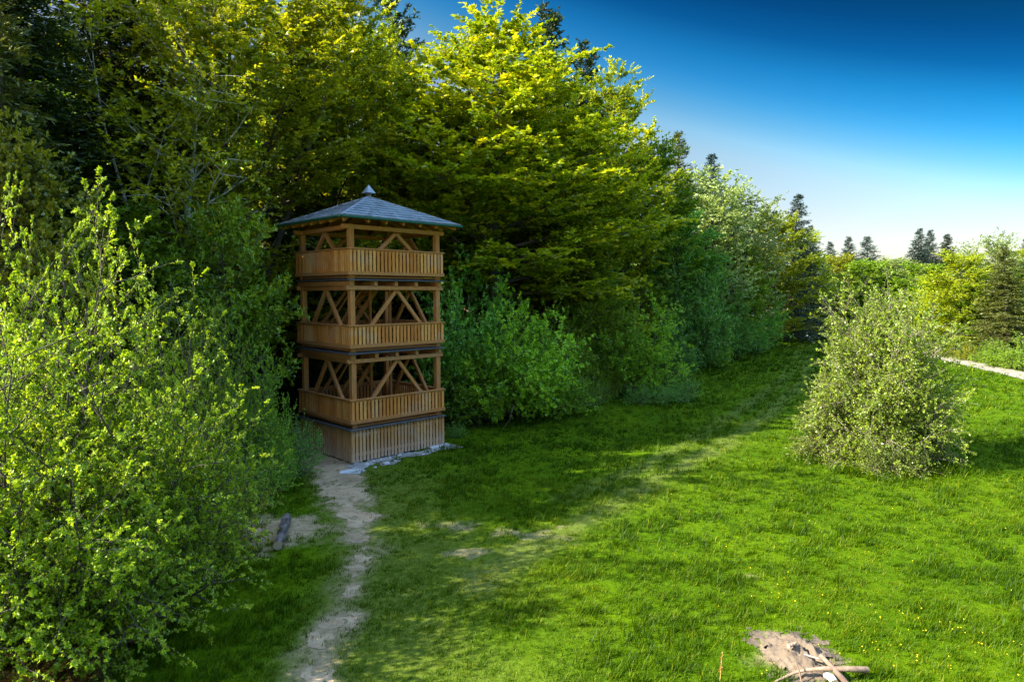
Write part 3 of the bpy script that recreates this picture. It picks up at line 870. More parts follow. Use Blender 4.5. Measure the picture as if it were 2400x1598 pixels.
        # braces: one pair on each side, from the floor corners to the middle of the beam
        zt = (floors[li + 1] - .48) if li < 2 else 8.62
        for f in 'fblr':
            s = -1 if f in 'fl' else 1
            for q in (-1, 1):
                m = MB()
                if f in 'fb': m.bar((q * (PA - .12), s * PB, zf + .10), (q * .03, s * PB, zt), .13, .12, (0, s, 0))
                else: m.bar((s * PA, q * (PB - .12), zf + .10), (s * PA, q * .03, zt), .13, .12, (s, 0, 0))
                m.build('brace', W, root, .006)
    # stairs and their inner posts
    for (u, v) in ((.25, .42), (.86, -.12)):
        m = MB(); m.box(u - .05, u + .05, v - .05, v + .05, 1.41, 6.5); m.build('inner_post', W, root, .005)
    for zf, zn in ((1.40, 4.24), (4.24, 6.96)):
        st = MB(); a = Vector((-1.15, 0, zf)); b = Vector((1.05, 0, zn))
        for v in (.60, 1.36): st.bar((a.x, v, a.z), (b.x, v, b.z), .05, .20)
        so = st.build('stairs', W, root)
        m = MB(); n = 12
        for i in range(1, n):
            c = a + (b - a) * (i / n); m.box(c.x - .10, c.x + .12, .626, 1.334, c.z - .02, c.z + .02)
        m.build('tread', M['slat'], so)
        m = MB()
        for v in (.60, 1.36): m.bar((a.x + .1, v, a.z + .9), (b.x - .2, v, b.z + .75), .05, .08)
        m.build('stair_rail', W, so)
    # roof ------------------------------------------------------------------
    ze, za = 9.08, 10.22
    ra, rb = A * 1.235, B * 1.235
    for sv in (-1, 1):
        m = MB(); m.box(-PA - .35, PA + .35, sv * PB - .08, sv * PB + .08, 8.70, 8.86); m.build('top_plate', W, root, .006)
    for su in (-1, 1):
        m = MB(); m.box(su * PA - .08, su * PA + .08, -PB + .082, PB - .082, 8.70, 8.858); m.build('top_plate', W, root, .006)
    rf = MB()
    def face_pts(f):
        c = [(-ra, -rb), (ra, -rb), (ra, rb), (-ra, rb)]; q = 'frbl'.index(f)
        return c[q], c[(q + 1) % 4]
    ncourse = 9
    for f in 'frbl':
        p0, p1 = face_pts(f)
        P0 = Vector((*p0, ze)); P1 = Vector((*p1, ze)); AP = Vector((0, 0, za))
        nrm = (P1 - P0).cross(AP - P0).normalized()
        for cidx in range(ncourse):
            t0 = cidx / ncourse; t1 = min(1.0, (cidx + 1.35) / ncourse)
            L0, R0_ = P0.lerp(AP, t0), P1.lerp(AP, t0)
            L1, R1_ = P0.lerp(AP, t1), P1.lerp(AP, t1)
            n = max(2, int((R0_ - L0).length / .17)); off = .5 * (cidx % 2)
            cuts = [0] + [(i + off + g.uniform(-.2, .2)) / n for i in range(1, n)] + [1]
            cuts = sorted(min(1, max(0, q)) for q in cuts)
            for q0, q1 in zip(cuts[:-1], cuts[1:]):
                if q1 - q0 < .01: continue
                j = g.uniform(0, .015); up = nrm * (.062 + j); lo = nrm * .004
                dn = (L0 - L1).normalized() * g.uniform(0, .02)
                gap = .004 / max(.1, (R0_ - L0).length)
                a_, b_ = L0.lerp(R0_, q0 + gap) + dn, L0.lerp(R0_, q1 - gap) + dn
                c_, d_ = L1.lerp(R1_, q1), L1.lerp(R1_, q0)
                rf.poly([a_ + lo, b_ + lo, c_ + lo, d_ + lo, a_ + up, b_ + up, c_ + lo * 2, d_ + lo * 2],
                        [(4, 5, 6, 7), (0, 1, 5, 4), (1, 2, 6, 5), (3, 0, 4, 7), (0, 3, 2, 1)])
    roof = rf.build('roof', M['shingle'], root)
    m = MB(); zz = .065    # boarding under the shingles
    m.poly([(-ra + .02, -rb + .02, ze - .03), (ra - .02, -rb + .02, ze - .03), (ra - .02, rb - .02, ze - .03), (-ra + .02, rb - .02, ze - .03), (0, 0, za - .04),
            (-ra + .02, -rb + .02, ze - zz), (ra - .02, -rb + .02, ze - zz), (ra - .02, rb - .02, ze - zz), (-ra + .02, rb - .02, ze - zz), (0, 0, za - .04 - zz)],
           [(0, 1, 4), (1, 2, 4), (2, 3, 4), (3, 0, 4), (6, 5, 9), (7, 6, 9), (8, 7, 9), (5, 8, 9), (0, 5, 6, 1), (1, 6, 7, 2), (2, 7, 8, 3), (3, 8, 5, 0)])
    m.build('roof_boarding', W, roof)
    m = MB(); k = .018     # hip caps
    for (x, y) in ((-ra, -rb), (ra, -rb), (ra, rb), (-ra, rb)):
        m.bar((x, y, ze + .035), (0, 0, za + .04), .12, .03)
    m.build('hip_cap', M['shingle'], roof)
    # rafters
    sl = (za - ze) / rb
    def rafter(u, v, du, dv):
        m = MB()
        a = Vector((u, v, ze - .12)); c = Vector((u - du * 1.7, v - dv * 1.7, 0))
        run = min(1.7, (rb - .1) - abs(u) / ra * rb) if dv else min(1.7, (ra - .1) - abs(v) / rb * ra)
        c = Vector((u - du * run, v - dv * run, 0)); slope = (za - ze) / (ra if du else rb)
        c.z = a.z + run * slope
        m.bar(a, c, .09, .13); m.build('rafter', W, root, .004)
    for q in (-1.55, -.78, 0, .78, 1.55):
        for s in (-1, 1):
            rafter(q, s * (rb - .10), 0, s)
            rafter(s * (ra - .10), q * .94, s, 0)
    for (x, y) in ((-1, -1), (1, -1), (1, 1), (-1, 1)):
        m = MB(); m.bar((x * (ra - .14), y * (rb - .14), ze - .12), (x * .25, y * .25, za - .18), .10, .14); m.build('hip_rafter', W, root, .004)
    # gutter
    for f in 'frbl':
        p0, p1 = face_pts(f)
        d = (Vector((*p1, 0)) - Vector((*p0, 0))).normalized(); o = Vector((d.y, -d.x, 0))
        m = MB(); prof = [(0, .0), (0, -.05), (.03, -.08), (.07, -.08), (.10, -.05), (.10, 0), (.09, 0), (.09, -.045), (.068, -.07), (.032, -.07), (.01, -.045), (.01, 0)]
        e0 = Vector((*p0, ze + .005)) - d * .05; e1 = Vector((*p1, ze + .005)) + d * .05
        vs = [e0 + o * a_ + Vector((0, 0, b_)) for a_, b_ in prof] + [e1 + o * a_ + Vector((0, 0, b_)) for a_, b_ in prof]
        n = len(prof)
        m.poly(vs, [(i, (i + 1) % n, (i + 1) % n + n, i + n) for i in range(n)])
        m.build('gutter', M['gutter'], root)
    # finial: square post and a small pointed shingled cap
    m = MB(); m.box(-.075, .075, -.075, .075, za - .05, za + .20)
    fin = m.build('finial', M['deadwood'], root, .006)
    m = MB()
    for i, (h0, h1, r0, r1) in enumerate(((.17, .28, .205, .135), (.25, .37, .155, .085), (.34, .50, .10, .008))):
        vs = [(r0 * sx_, r0 * sy_, za + h0) for sx_, sy_ in ((-1, -1), (1, -1), (1, 1), (-1, 1))] + [(r1 * sx_, r1 * sy_, za + h1) for sx_, sy_ in ((-1, -1), (1, -1), (1, 1), (-1, 1))]
        m.poly(vs, [(0, 3, 2, 1), (4, 5, 6, 7), (0, 1, 5, 4), (1, 2, 6, 5), (2, 3, 7, 6), (3, 0, 4, 7)])
    m.build('finial_cap', M['shingle'], fin)
tower()


# ------------------------------------------------------------------ stones, logs, dead branches
def rock(name, x, y, sx_, sy_, sz_, seed, label, cat, mat, rz=0.0, sink=.3, group=None):
    import bmesh
    bm = bmesh.new(); bmesh.ops.create_icosphere(bm, subdivisions=3, radius=1)
    g = np.random.default_rng(seed); o = g.uniform(0, 50, 3)
    for v in bm.verts:
        n = v.co.normalized()
        q = 0
        for k in range(7):
            dvec = Vector(np.random.default_rng(seed * 31 + k).normal(0, 1, 3)).normalized()
            q = max(q, n.dot(dvec) - .55)
        f = 1 - .55 * q + .10 * (float(vnoise(n.x * 3 + o[0], n.y * 3 + n.z * 2 + o[1])) - .5)
        v.co = Vector((n.x * f * sx_, n.y * f * sy_, n.z * f * sz_))
    me = bpy.data.meshes.new(name); bm.to_mesh(me); bm.free()
    ob = link(name, me, mat); ob.location = (x, y, float(height(x, y)) + sz_ * (1 - sink) - sz_ * .3); ob.rotation_euler = (0, 0, rz)
    return tag(ob, label, cat, group)

def slab(x, y, pts, h, label, rz=0, tilt=0.0):
    m = MB(); n = len(pts)
    vs = [(a, b, 0) for a, b in pts] + [(a * .97, b * .97, h) for a, b in pts]
    m.poly(vs, [tuple(range(n))[::-1], tuple(range(n, 2 * n))] + [(i, (i + 1) % n, (i + 1) % n + n, i + n) for i in range(n)])
    o = m.build('stone_slab', M['concrete'], None, .01); o.location = (x, y, float(height(x, y)) + .0); o.rotation_euler = (tilt, 0, rz)
    tag(o, label, 'slab')
q = gp(824, 1106); slab(*q, [(-.42, -.2), (.25, -.32), (.5, .1), (.1, .34), (-.38, .2)], .05, 'flat pale stone slab on the path in front of the tower corner', .2)
q = gp(1030, 1048); slab(*q, [(-.55, -.18), (.45, -.25), (.55, .2), (-.4, .28)], .09, 'white slab lying against the right end of the tower skirt', .75)
q = gp(712, 1012); slab(*q, [(-.5, -.3), (.4, -.3), (.5, .3), (-.4, .3)], .10, 'grey slab half hidden by bushes left of the tower foot', .3)
rg = random.Random(8)
stones = [(875, 1082), (893, 1078), (912, 1074), (905, 1088), (936, 1069), (860, 1090), (926, 1082), (990, 1066), (880, 1096)]
for i, (px, py) in enumerate(stones):
    q = gp(px, py); s = rg.uniform(.06, .13)
    rock('stone', q[0], q[1], s * 1.4, s, s * .7, 40 + i, 'small pale stone in the rubble strip before the tower skirt', 'stone', M['stone'], rg.uniform(0, 3), group='stones before the tower skirt')

def log(name, pts, r0, r1, mat, label, cat, sides=10, wob=.12, seed=1, caps=True):
    g = np.random.default_rng(seed); pts = np.array(pts, float)
    n = 14; u = np.linspace(0, len(pts) - 1, n); i = np.minimum(u.astype(int), len(pts) - 2); f = (u - i)[:, None]
    c = pts[i] * (1 - f) + pts[i + 1] * f
    if n > 4: c[1:-1] = (c[:-2] + 2 * c[1:-1] + c[2:]) / 4
    t = unit(np.gradient(c, axis=0)); x = unit(np.cross(t, np.array((0, 0, 1.0)))); y = np.cross(x, t)
    rr = np.linspace(r0, r1, n); an = np.arange(sides) * 2 * math.pi / sides
    rad = rr[:, None] * (1 + wob * g.normal(0, 1, (n, sides)) * .6 + wob * np.sin(an * 3 + 1)[None])
    ring = c[:, None] + rad[..., None] * (np.cos(an)[None, :, None] * x[:, None] + np.sin(an)[None, :, None] * y[:, None])
    V = [tuple(v) for v in ring.reshape(-1, 3)]
    F = [(a * sides + b, a * sides + (b + 1) % sides, (a + 1) * sides + (b + 1) % sides, (a + 1) * sides + b) for a in range(n - 1) for b in range(sides)]
    m = MB(); m.poly(V, F); o = m.build(name, mat)
    for p in o.data.polygons: p.use_smooth = True
    for k, (e, cc) in enumerate(((0, c[0]), (n - 1, c[-1]))):
        cm = MB(); vs = [tuple(v + (t[e] * (.002 if k else -.002))) for v in ring[e]]
        cm.poly(vs, [tuple(range(sides)) if k == 0 else tuple(range(sides))[::-1]])
        cm.build('cut_end', M['cut'], o)
    return tag(o, label, cat)

def g3(px, py, z=0.0):
    # a point z metres above the ground seen at this place of the photograph
    x, Y = g_ray(px, py, z)
    return (x, Y, z + float(height(x, Y)))
log('fallen_log', [g3(672, 1218, .14), g3(664, 1250, .16), g3(652, 1284, .14)], .13, .11, M['oldlog'], 'grey weathered log lying on bare soil below the left bushes', 'log', seed=4)
log('dead_branch', [g3(1815, 1600, .05), g3(1872, 1574, .12), g3(1930, 1569, .20), g3(1990, 1571, .22), g3(2031, 1573, .12)], .016, .055, M['branchwood'], 'long bent brown branch lying across the bare mound', 'branch', 8, .06, 5)
log('dead_branch', [g3(1924, 1540, .22), g3(1952, 1568, .22), g3(1985, 1606, .05)], .035, .05, M['branchwood'], 'straight stick pointing down from the mound under the bent branch', 'branch', 8, .06, 6)
log('dead_branch', [g3(1885, 1537, .15), g3(1915, 1545, .20), g3(1935, 1552, .16)], .018, .022, M['deadwood'], 'short charred stick on top of the bare mound', 'branch', 7, .06, 7)
log('dead_branch', [g3(1936, 1583, .08), g3(1950, 1593, .09), g3(1956, 1603, .07)], .06, .065, M['birch_bark'], 'short pale log end beside the crossed sticks', 'log', 9, .05, 8)
log('dead_branch', [g3(1865, 1556, .30), g3(1873, 1574, .20), g3(1878, 1598, .04)], .010, .014, M['branchwood'], 'thin twig leaning over the long bent branch', 'branch', 6, .05, 9)
log('bark_piece', [g3(1848, 1517, .27), g3(1864, 1511, .27)], .035, .03, M['branchwood'], 'small brown piece of bark on the sandy mound', 'bark', 7, .2, 10)
log('dead_branch', [g3(1180, 1003, .3), g3(1195, 985, .9), g3(1203, 950, 1.6)], .02, .012, M['twig'], 'bare grey stick standing by the bushes right of the tower', 'branch', 6, .05, 12)

def stalk(px, Yb, h, lean, label):
    p = Plant(int(px)); x = at(px, Yb)
    pts = p.bend((0, 0, 0), (lean, 0, 1), h, 6, 0, .06); p.tube(pts, .008, .004, 5)
    o = link('dry_stalk', p.branch_mesh('dry_stalk'), M['maple_stem']); o.location = (x, Yb, float(height(x, Yb)))
    tag(o, label, 'weed')
    f = Plant(int(px) + 1); f.twigs(pts, 40, .35, 1, .02, .05); f.leaves(4, .022, .2)
    link('seed_head', f.crown_mesh('seed_head'), M['rust'], o)
M['maple_stem'] = rough_mat('dry_stem', (0.40, 0.27, 0.06), (0.55, 0.40, 0.10), 9, 0.9, 0)
stalk(1707, 10.2, .52, .02, 'thin yellow dry weed stalk left of the bare mound')



# ------------------------------------------------------------------ trees and shrubs, near to far
# left foreground thicket
TH = 'bushes of the left foreground thicket'
plant('shrub', 'shrub_a', 60, 11.9, 425, 'tall sunlit bush at the left edge, highest of the foreground thicket', 'bush', 'hazel', .95, .4, TH)
plant('shrub', 'shrub_a', 160, 13.3, 430, 'slender sunlit bush top just right of the tallest left one', 'bush', 'hazel', .62, 2.1, TH)
plant('shrub', 'shrub_b', 300, 12.7, 630, 'broad bright green bush in the middle of the left thicket', 'bush', 'hazel', .88, 1.0, TH)
plant('shrub', 'shrub_a', 450, 19.0, 650, 'rounded bush with light tips left of the tower, right part of the thicket', 'bush', 'hazel', .60, 3.3, TH)
plant('shrub', 'shrub_b', 550, 20.2, 690, 'darker green bush closest to the tower in the left thicket', 'bush', 'shade_green', .47, 4.0, TH)
plant('shrub', 'shrub_b', 45, 10.6, 700, 'near green bush low at the left edge with bare grey twigs', 'bush', 'hazel', .84, 5.2, TH)
plant('shrub', 'shrub_c', 445, 15.2, 950, 'yellowish maple sapling bush at the lower right of the left thicket', 'bush', 'maple', .75, .2, TH)
plant('shrub', 'shrub_b', 275, 12.0, 810, 'low green bush in front of the thicket, left of the yellowish one', 'bush', 'hazel', .72, 2.2, TH)
plant('shrub', 'shrub_b', 632, 20.8, 895, 'dark leafy bush beside the path at the left foot of the tower', 'bush', 'shade_green', .52, 2.8, TH)
plant('shrub', 'shrub_c', 560, 18.8, 1000, 'dark low bush above the grey fallen log', 'bush', 'shade_green', .8, 4.4, TH)
plant('shrub', 'shrub_c', 160, 11.3, 1190, 'small olive bush at the foot of the left thicket', 'bush', 'maple', .9, 3.0, TH)
plant('shrub', 'shrub_c', 40, 10.2, 1110, 'lowest green bush in the bottom left corner', 'bush', 'hazel', .9, 1.2, TH)
plant('shrub', 'shrub_c', 690, 22.4, 960, 'small dark bush touching the left side of the tower skirt', 'bush', 'teal', .62, 1.7, TH)
plant('shrub', 'shrub_b', -80, 10.1, 620, 'nearest green bush of the thicket, mostly cut off by the left edge', 'bush', 'hazel', .85, .2, TH)
plant('rust_shrub', 'shrub_c', 30, 9.7, 1475, 'rusty orange brush in the bottom left corner', 'brush', 'rust', 1.2, .3)
plant('rust_shrub', 'shrub_c', 88, 9.9, 1505, 'smaller orange brush right of the rusty one', 'brush', 'rust', .9, 1.3)
plant('rust_shrub', 'shrub_c', 322, 11.6, 1370, 'single reddish sprig at the edge of the shaded grass', 'brush', 'rust', .7, 2.3)

# dark wood behind the thicket
plant('spruce_tree', 'spruce_a', 95, 21.5, -260, 'huge dark spruce at the left edge with hanging branches', 'spruce', 'needle', 1.05, .3)
plant('spruce_tree', 'spruce_a', 290, 26.0, -240, 'dark spruce behind the white birch trunk', 'spruce', 'needle', 1.0, 1.9)
plant('spruce_tree', 'spruce_b', -20, 18.6, -30, 'spruce with light hanging tips cut by the left edge', 'spruce', 'needle_lit', 1.0, 2.9)
plant('maple_tree', 'low_tree', 95, 18.6, 290, 'small yellow green maple in front of the dark spruces', 'maple', 'maple', .50, 1.0)
plant('birch_tree', 'birch', 405, 25.0, -120, 'tall birch with a white trunk left of the tower', 'birch', 'beech_gold', .95, .9, bark='birch_bark')
plant('beech_tree', 'beech_b', 600, 31, -140, 'tall olive yellow beech behind the tower, next right of the birch', 'beech', 'beech_gold', .95, .2)
plant('beech_tree', 'beech_b', 770, 37, -30, 'yellow green beech rising straight behind the tower roof', 'beech', 'beech', .70, 2.5)
plant('beech_tree', 'beech_c', 915, 41.5, 130, 'narrow beech between the roof tip and the great beech', 'beech', 'beech', .85, 4.1)
plant('low_tree', 'low_tree', 545, 23.5, 470, 'half shaded young tree left of the tower roof', 'tree', 'mid', .50, 2.0)
plant('low_tree', 'low_tree', 250, 22.5, 470, 'shaded young tree under the dark spruces', 'tree', 'mid', .9, 3.1)
plant('low_tree', 'low_tree', 395, 23.0, 560, 'dark young tree above the middle of the left thicket', 'tree', 'mid', .8, .7)
plant('spruce_tree', 'spruce_a', 700, 33.5, 40, 'shaded spruce directly behind the left half of the tower', 'spruce', 'needle', .9, 4.6)
plant('pine_tree', 'pine', 940, 44, -60, 'dark pine top showing at the sky gap left of the great beech', 'pine', 'needle', .6, 1.1)

# great beech and the edge of the wood to the right
plant('beech_tree', 'beech_a', 1155, 40, 85, 'great golden green beech, the largest tree right of the tower', 'beech', 'beech', 1.06, .9)
plant('beech_tree', 'beech_b', 1310, 44.5, 215, 'full yellow green beech leaning over the right flank of the great one', 'beech', 'beech', .82, 3.4)
plant('beech_tree', 'beech_c', 1420, 53, 190, 'beech with a ragged top that ends at the open sky', 'beech', 'beech', .72, 5.0)
plant('pine_tree', 'pine', 1300, 52, 40, 'tallest dark pine behind the golden beech', 'pine', 'needle', .80, 2.0)
plant('pine_tree', 'pine', 1368, 55, 125, 'second dark pine on the shoulder right of the tallest', 'pine', 'needle', .7, 3.0)
plant('beech_tree', 'beech_c', 1500, 56, 340, 'dark green beech below the ragged top', 'beech', 'mid', .8, .5)
plant('spruce_tree', 'spruce_b', 1576, 66, 325, 'brownish spruce spire beyond the dark beeches', 'spruce', 'needle_lit', 1.1, .5)
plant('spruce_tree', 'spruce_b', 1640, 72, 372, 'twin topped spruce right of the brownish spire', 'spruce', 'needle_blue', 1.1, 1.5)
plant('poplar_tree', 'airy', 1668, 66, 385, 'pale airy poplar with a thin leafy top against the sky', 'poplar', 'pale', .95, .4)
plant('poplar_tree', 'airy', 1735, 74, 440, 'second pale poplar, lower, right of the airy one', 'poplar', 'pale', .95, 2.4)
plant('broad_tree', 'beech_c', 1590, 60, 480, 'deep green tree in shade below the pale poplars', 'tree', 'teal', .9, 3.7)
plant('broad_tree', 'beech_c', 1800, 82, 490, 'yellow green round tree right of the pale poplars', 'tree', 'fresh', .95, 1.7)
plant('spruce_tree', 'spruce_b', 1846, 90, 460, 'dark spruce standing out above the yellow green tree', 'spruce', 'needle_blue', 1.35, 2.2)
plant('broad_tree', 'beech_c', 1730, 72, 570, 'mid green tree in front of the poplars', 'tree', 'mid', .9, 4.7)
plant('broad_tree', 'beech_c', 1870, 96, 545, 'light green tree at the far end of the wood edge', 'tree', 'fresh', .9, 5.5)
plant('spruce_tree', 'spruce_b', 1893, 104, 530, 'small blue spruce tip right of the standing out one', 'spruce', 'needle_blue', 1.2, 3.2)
plant('broad_tree', 'beech_c', 1905, 112, 590, 'last tree of the wood edge beside the far meadow gap', 'tree', 'mid', .8, 2.6)

# understorey along the wood edge, right of the tower
UN = 'bushes along the shaded wood edge'
plant('shrub', 'thicket_a', 1085, 33.5, 585, 'blue green bush rising beside the right edge of the tower', 'bush', 'teal', .75, .5, UN)
plant('shrub', 'thicket_a', 1215, 32.8, 665, 'wide leafy bush just right of the tower', 'bush', 'shade_green', 1.15, 1.5, UN)
plant('shrub', 'thicket_b', 1110, 32.2, 770, 'low bush at the right foot of the tower', 'bush', 'shade_green', 1.0, 2.7, UN)
plant('shrub', 'thicket_a', 1310, 37.5, 690, 'green bush under the right flank of the great beech', 'bush', 'mid', .85, 3.5, UN)
plant('shrub', 'thicket_b', 1300, 34.0, 800, 'dense low bush in the middle of the shaded edge', 'bush', 'shade_green', 1.1, 4.5, UN)
plant('low_tree', 'low_tree', 1400, 42, 600, 'slim young tree rising out of the shaded bushes', 'tree', 'mid', .7, 1.1)
plant('shrub', 'thicket_a', 1495, 41, 685, 'round bright green bush where the shaded edge bends away', 'bush', 'shade_green', 1.15, 5.5, UN)
plant('shrub', 'thicket_b', 1400, 39.5, 810, 'low dark bush left of the round bright one', 'bush', 'mid', 1.0, .9, UN)
plant('shrub', 'shrub_c', 1390, 36.6, 880, 'knee high bush at the grass edge under the low dark one', 'bush', 'shade_green', 1.3, 1.9, UN)
plant('shrub', 'thicket_a', 1620, 55, 590, 'tall blue green bush before the deep green tree', 'bush', 'teal', .9, 2.9, UN)
plant('shrub', 'thicket_b', 1580, 51, 740, 'dark bush right of the felled branches', 'bush', 'teal', 1.0, 3.9, UN)
plant('shrub', 'thicket_a', 1700, 64, 660, 'dark green bush midway along the far shaded edge', 'bush', 'teal', 1.0, 4.9, UN)
plant('shrub', 'thicket_b', 1660, 57, 745, 'low bush in front of the midway dark one', 'bush', 'shade_green', 1.1, 5.9, UN)
plant('shrub', 'thicket_a', 1780, 78, 660, 'dim bush near the far end of the shaded edge', 'bush', 'teal', 1.0, .2, UN)
plant('shrub', 'thicket_b', 1760, 70, 740, 'low dim bush before the far end of the edge', 'bush', 'teal', 1.2, 1.2, UN)
plant('shrub', 'thicket_a', 1850, 98, 690, 'farthest shaded bush beside the meadow gap', 'bush', 'teal', 1.1, 2.2, UN)
plant('felled_branch', 'shrub_c', 1525, 37.5, 890, 'leafy cut branch heaped at the grass edge, left one', 'branch', 'teal', 1.9, .6)
plant('felled_branch', 'shrub_c', 1602, 38.5, 868, 'leafy cut branch heaped at the grass edge, right one', 'branch', 'teal', 1.2, 1.6)
plant('sapling', 'shrub_c', 1068, 28.6, 985, 'tiny leafy sapling at the right corner of the tower base', 'sapling', 'teal', .9, .8)

# the lone bush on the meadow
plant('lone_shrub', 'twiggy', 2072, 24.6, 630, 'big lone bush on the sunny meadow, half bare with grey twigs', 'bush', 'bush', .87, .4, bark='twig')
plant('sapling_spruce', 'sapling', 1945, 25.0, 868, 'young spruce at the left foot of the lone bush', 'spruce', 'needle_lit', 1.0, .7)
plant('shrub', 'shrub_c', 2095, 22.6, 1000, 'low yellow green bush in front of the lone twiggy bush', 'bush', 'bush', 1.0, .9)
plant('shrub', 'shrub_c', 2150, 22.8, 1030, 'low drooping bush at the right foot of the lone bush', 'bush', 'bush', .9, 2.9)
plant('shrub', 'shrub_c', 2010, 24.0, 1000, 'small green bush between the young spruce and the low yellow one', 'bush', 'hazel', .8, 3.9)

# beyond the meadow on the right
plant('beech_tree', 'beech_c', 1960, 118, 592, 'golden tree beyond the meadow, left of the lone bush', 'beech', 'beech_gold', 1.0, .8)
plant('beech_tree', 'beech_c', 2100, 100, 600, 'pale green tree showing over the lone bush', 'beech', 'pale', 1.1, 2.1)
plant('beech_tree', 'beech_c', 2255, 68, 585, 'vivid yellow green beech beyond the gravel road', 'beech', 'fresh', 1.0, 3.0)
plant('beech_tree', 'beech_c', 2195, 74, 645, 'yellow green lower tree left of the vivid beech', 'beech', 'fresh', 1.2, 2.2)
plant('broad_tree', 'beech_c', 2325, 66, 632, 'olive lower tree between the vivid beech and the dark spruce', 'tree', 'mid', 1.2, 5.2)
plant('shrub', 'thicket_b', 2215, 66, 790, 'green bush at the roadside next left of the golden one', 'bush', 'fresh', 1.1, 4.6)
plant('shrub', 'thicket_b', 2310, 60, 800, 'low green bush between the golden and the olive roadside ones', 'bush', 'mid', 1.2, 3.6)
plant('poplar_tree', 'airy', 2300, 76, 545, 'sparse pale poplar top behind the vivid beech', 'poplar', 'pale', .9, 4.0)
plant('broad_tree', 'beech_c', 2025, 98, 605, 'mid green tree over the left shoulder of the lone bush', 'tree', 'mid', 1.3, 1.4)
plant('broad_tree', 'beech_c', 2165, 92, 612, 'mid green tree between the pale one and the vivid beech', 'tree', 'mid', 1.3, 2.9)
plant('broad_tree', 'beech_c', 2375, 80, 575, 'light green tree filling the skyline at the right edge', 'tree', 'fresh', 1.2, 0.3)
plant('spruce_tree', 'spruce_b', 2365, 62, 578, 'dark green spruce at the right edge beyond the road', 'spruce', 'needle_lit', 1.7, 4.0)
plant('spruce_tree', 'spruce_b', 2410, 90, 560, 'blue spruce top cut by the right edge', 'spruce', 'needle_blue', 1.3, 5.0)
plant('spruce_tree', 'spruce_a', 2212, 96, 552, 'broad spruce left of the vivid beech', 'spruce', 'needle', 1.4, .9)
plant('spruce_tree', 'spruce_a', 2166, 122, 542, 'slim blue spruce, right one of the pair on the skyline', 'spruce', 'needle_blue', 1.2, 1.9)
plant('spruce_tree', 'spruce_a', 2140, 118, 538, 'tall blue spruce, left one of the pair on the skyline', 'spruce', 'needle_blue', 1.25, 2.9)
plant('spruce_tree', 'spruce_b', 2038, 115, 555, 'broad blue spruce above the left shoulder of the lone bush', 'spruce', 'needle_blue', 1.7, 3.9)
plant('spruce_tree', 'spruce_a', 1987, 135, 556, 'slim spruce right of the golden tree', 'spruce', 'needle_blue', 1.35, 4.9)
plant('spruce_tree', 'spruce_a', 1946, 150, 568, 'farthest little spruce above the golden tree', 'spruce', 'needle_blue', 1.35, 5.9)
plant('shrub', 'thicket_b', 2270, 62, 795, 'golden yellow bush beside the gravel road', 'bush', 'beech_gold', 1.0, .6)
plant('shrub', 'thicket_b', 2345, 57, 790, 'olive bush beside the road below the dark spruce', 'bush', 'mid', 1.1, 1.6)
plant('shrub', 'thicket_b', 2400, 55, 775, 'olive bush by the road cut by the right edge', 'bush', 'mid', 1.1, 2.6)

# trees left of the frame that throw the shade over the tower and the clearing
SHD = 'tall trees of the wood left of the view'
for i, (x, y, h, k, mt) in enumerate(((-22, 15.2, 20.5, 'beech_b', 'beech'), (-27.5, 17, 21, 'beech_c', 'beech'), (-19.5, 21.5, 23.5, 'spruce_a', 'needle'), (-24, 24, 22, 'spruce_a', 'needle'), (-20, 27, 18, 'spruce_a', 'needle'), (-29, 22, 20, 'beech_b', 'beech'), (-31, 29, 16, 'spruce_a', 'needle'), (-23, 32, 15, 'beech_b', 'mid'))):
    plant('beech_tree' if mt != 'needle' else 'spruce_tree', k, 0, y, 0, 'tall tree of the wood beyond the left edge of the view', 'tree', mt, 1.25 if mt == 'needle' else .95, i * 1.3, SHD, x=x, H=h)


# ------------------------------------------------------------------ the mass of the wood behind, one object
def wood_mass(name, spots, label, mats, frac=.22, grow=1.9, seed=0):
    g = np.random.default_rng(seed); VV = []; TT = []
    for (x, y, h, key, rw) in spots:
        p = LIB[key][4]; H0 = LIB[key][2]
        v, t = p.leaf; q = v.reshape(-1, 4, 3); n = len(q)
        k = g.random(n) < frac; q = q[k]; tt = t[k]
        c = q.mean(1, keepdims=True); q = c + (q - c) * grow
        a = g.uniform(0, 6.28); s = h / H0
        ca, sa = math.cos(a), math.sin(a)
        X_ = (q[..., 0] * ca - q[..., 1] * sa) * s * rw + x; Y_ = (q[..., 0] * sa + q[..., 1] * ca) * s * rw + y
        VV.append(np.stack([X_, Y_, q[..., 2] * s + float(height(x, y))], -1).reshape(-1, 3)); TT.append(np.clip(tt * .8, 0, 1))
    v = np.concatenate(VV); t = np.concatenate(TT)
    tag(link(name, np_mesh(name, v, np.arange(len(v)).reshape(-1, 4), {'tint': ('FACE', t)}), mats), label, 'wood', kind='stuff')

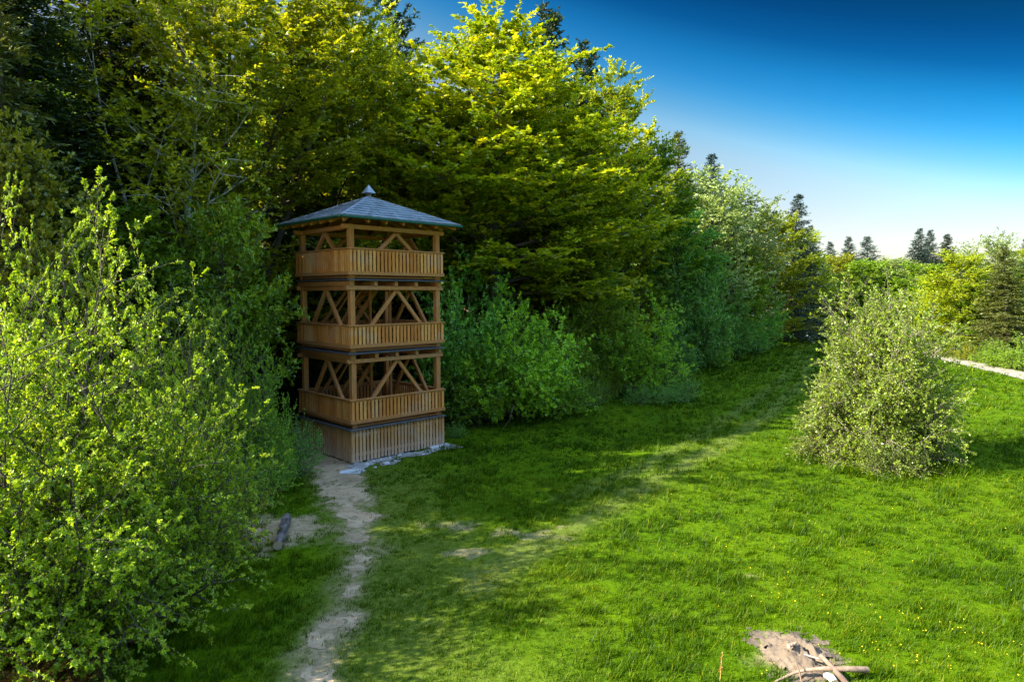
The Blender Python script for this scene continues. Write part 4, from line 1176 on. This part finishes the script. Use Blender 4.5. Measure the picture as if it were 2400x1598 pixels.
g = np.random.default_rng(19)
sp = []
for i in range(46):
    y = g.uniform(42, 75); x = np.interp(y, EDGE_Y, EDGE_X) - g.uniform(14, 55)
    if x / y > -1.0: sp.append((x, y, g.uniform(17, 22), ('beech_b', 'beech_c', 'spruce_a')[i % 3], 1.1))
for i in range(14):
    y = g.uniform(29, 40); x = g.uniform(-34, -13)
    sp.append((x, y, g.uniform(11, 15), ('spruce_a', 'beech_c')[i % 2], 1.15))
wood_mass('woodland', sp, 'dark mass of wood behind the front trees on the left', M['mid'], seed=1)
sp = []
for i in range(24):
    y = g.uniform(75, 150); x = np.interp(y, EDGE_Y, EDGE_X) - g.uniform(10, 40)
    sp.append((x, y, g.uniform(13, 17) , ('beech_c', 'airy')[i % 2], 1.1))
for i in range(70):
    y = g.uniform(118, 190); px = g.uniform(1900, 2750)
    sp.append((at(px, y), y, g.uniform(10, 14.5) * (y / 140) ** .3, ('beech_c', 'spruce_b', 'beech_c')[i % 3], 1.2))
for i in range(22):
    y = g.uniform(70, 112); sp.append((np.interp(y, [60, 70, 110], [54, 56, 66]) + g.uniform(0, 26), y, g.uniform(7, 10), ('beech_c', 'spruce_b')[i % 2], 1.2))
wood_mass('far_woodland', sp, 'far wood closing the meadow under the skyline', M['mid'], .10, 3.0, 2)

# far wooded hill
def hills():
    xs = np.linspace(-300, 1500, 240); V = []; F = []
    rows = [(560, 0.0), (620, .55), (680, .9), (740, 1.0), (840, .9), (1000, .2)]
    for y, k in rows:
        top = 4 + 36 * np.exp(-((xs - 330) / 330) ** 2) + 10 * fbm(xs / 90, xs * 0 + 3)
        z = k * top + (2.5 * np.random.default_rng(3).random(240) if k > .5 else 0)
        V += [(a, y, b - 1) for a, b in zip(xs, z)]
    n = 240
    for r_ in range(len(rows) - 1):
        F += [(r_ * n + i, r_ * n + i + 1, (r_ + 1) * n + i + 1, (r_ + 1) * n + i) for i in range(n - 1)]
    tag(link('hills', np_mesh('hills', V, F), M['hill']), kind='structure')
hills()
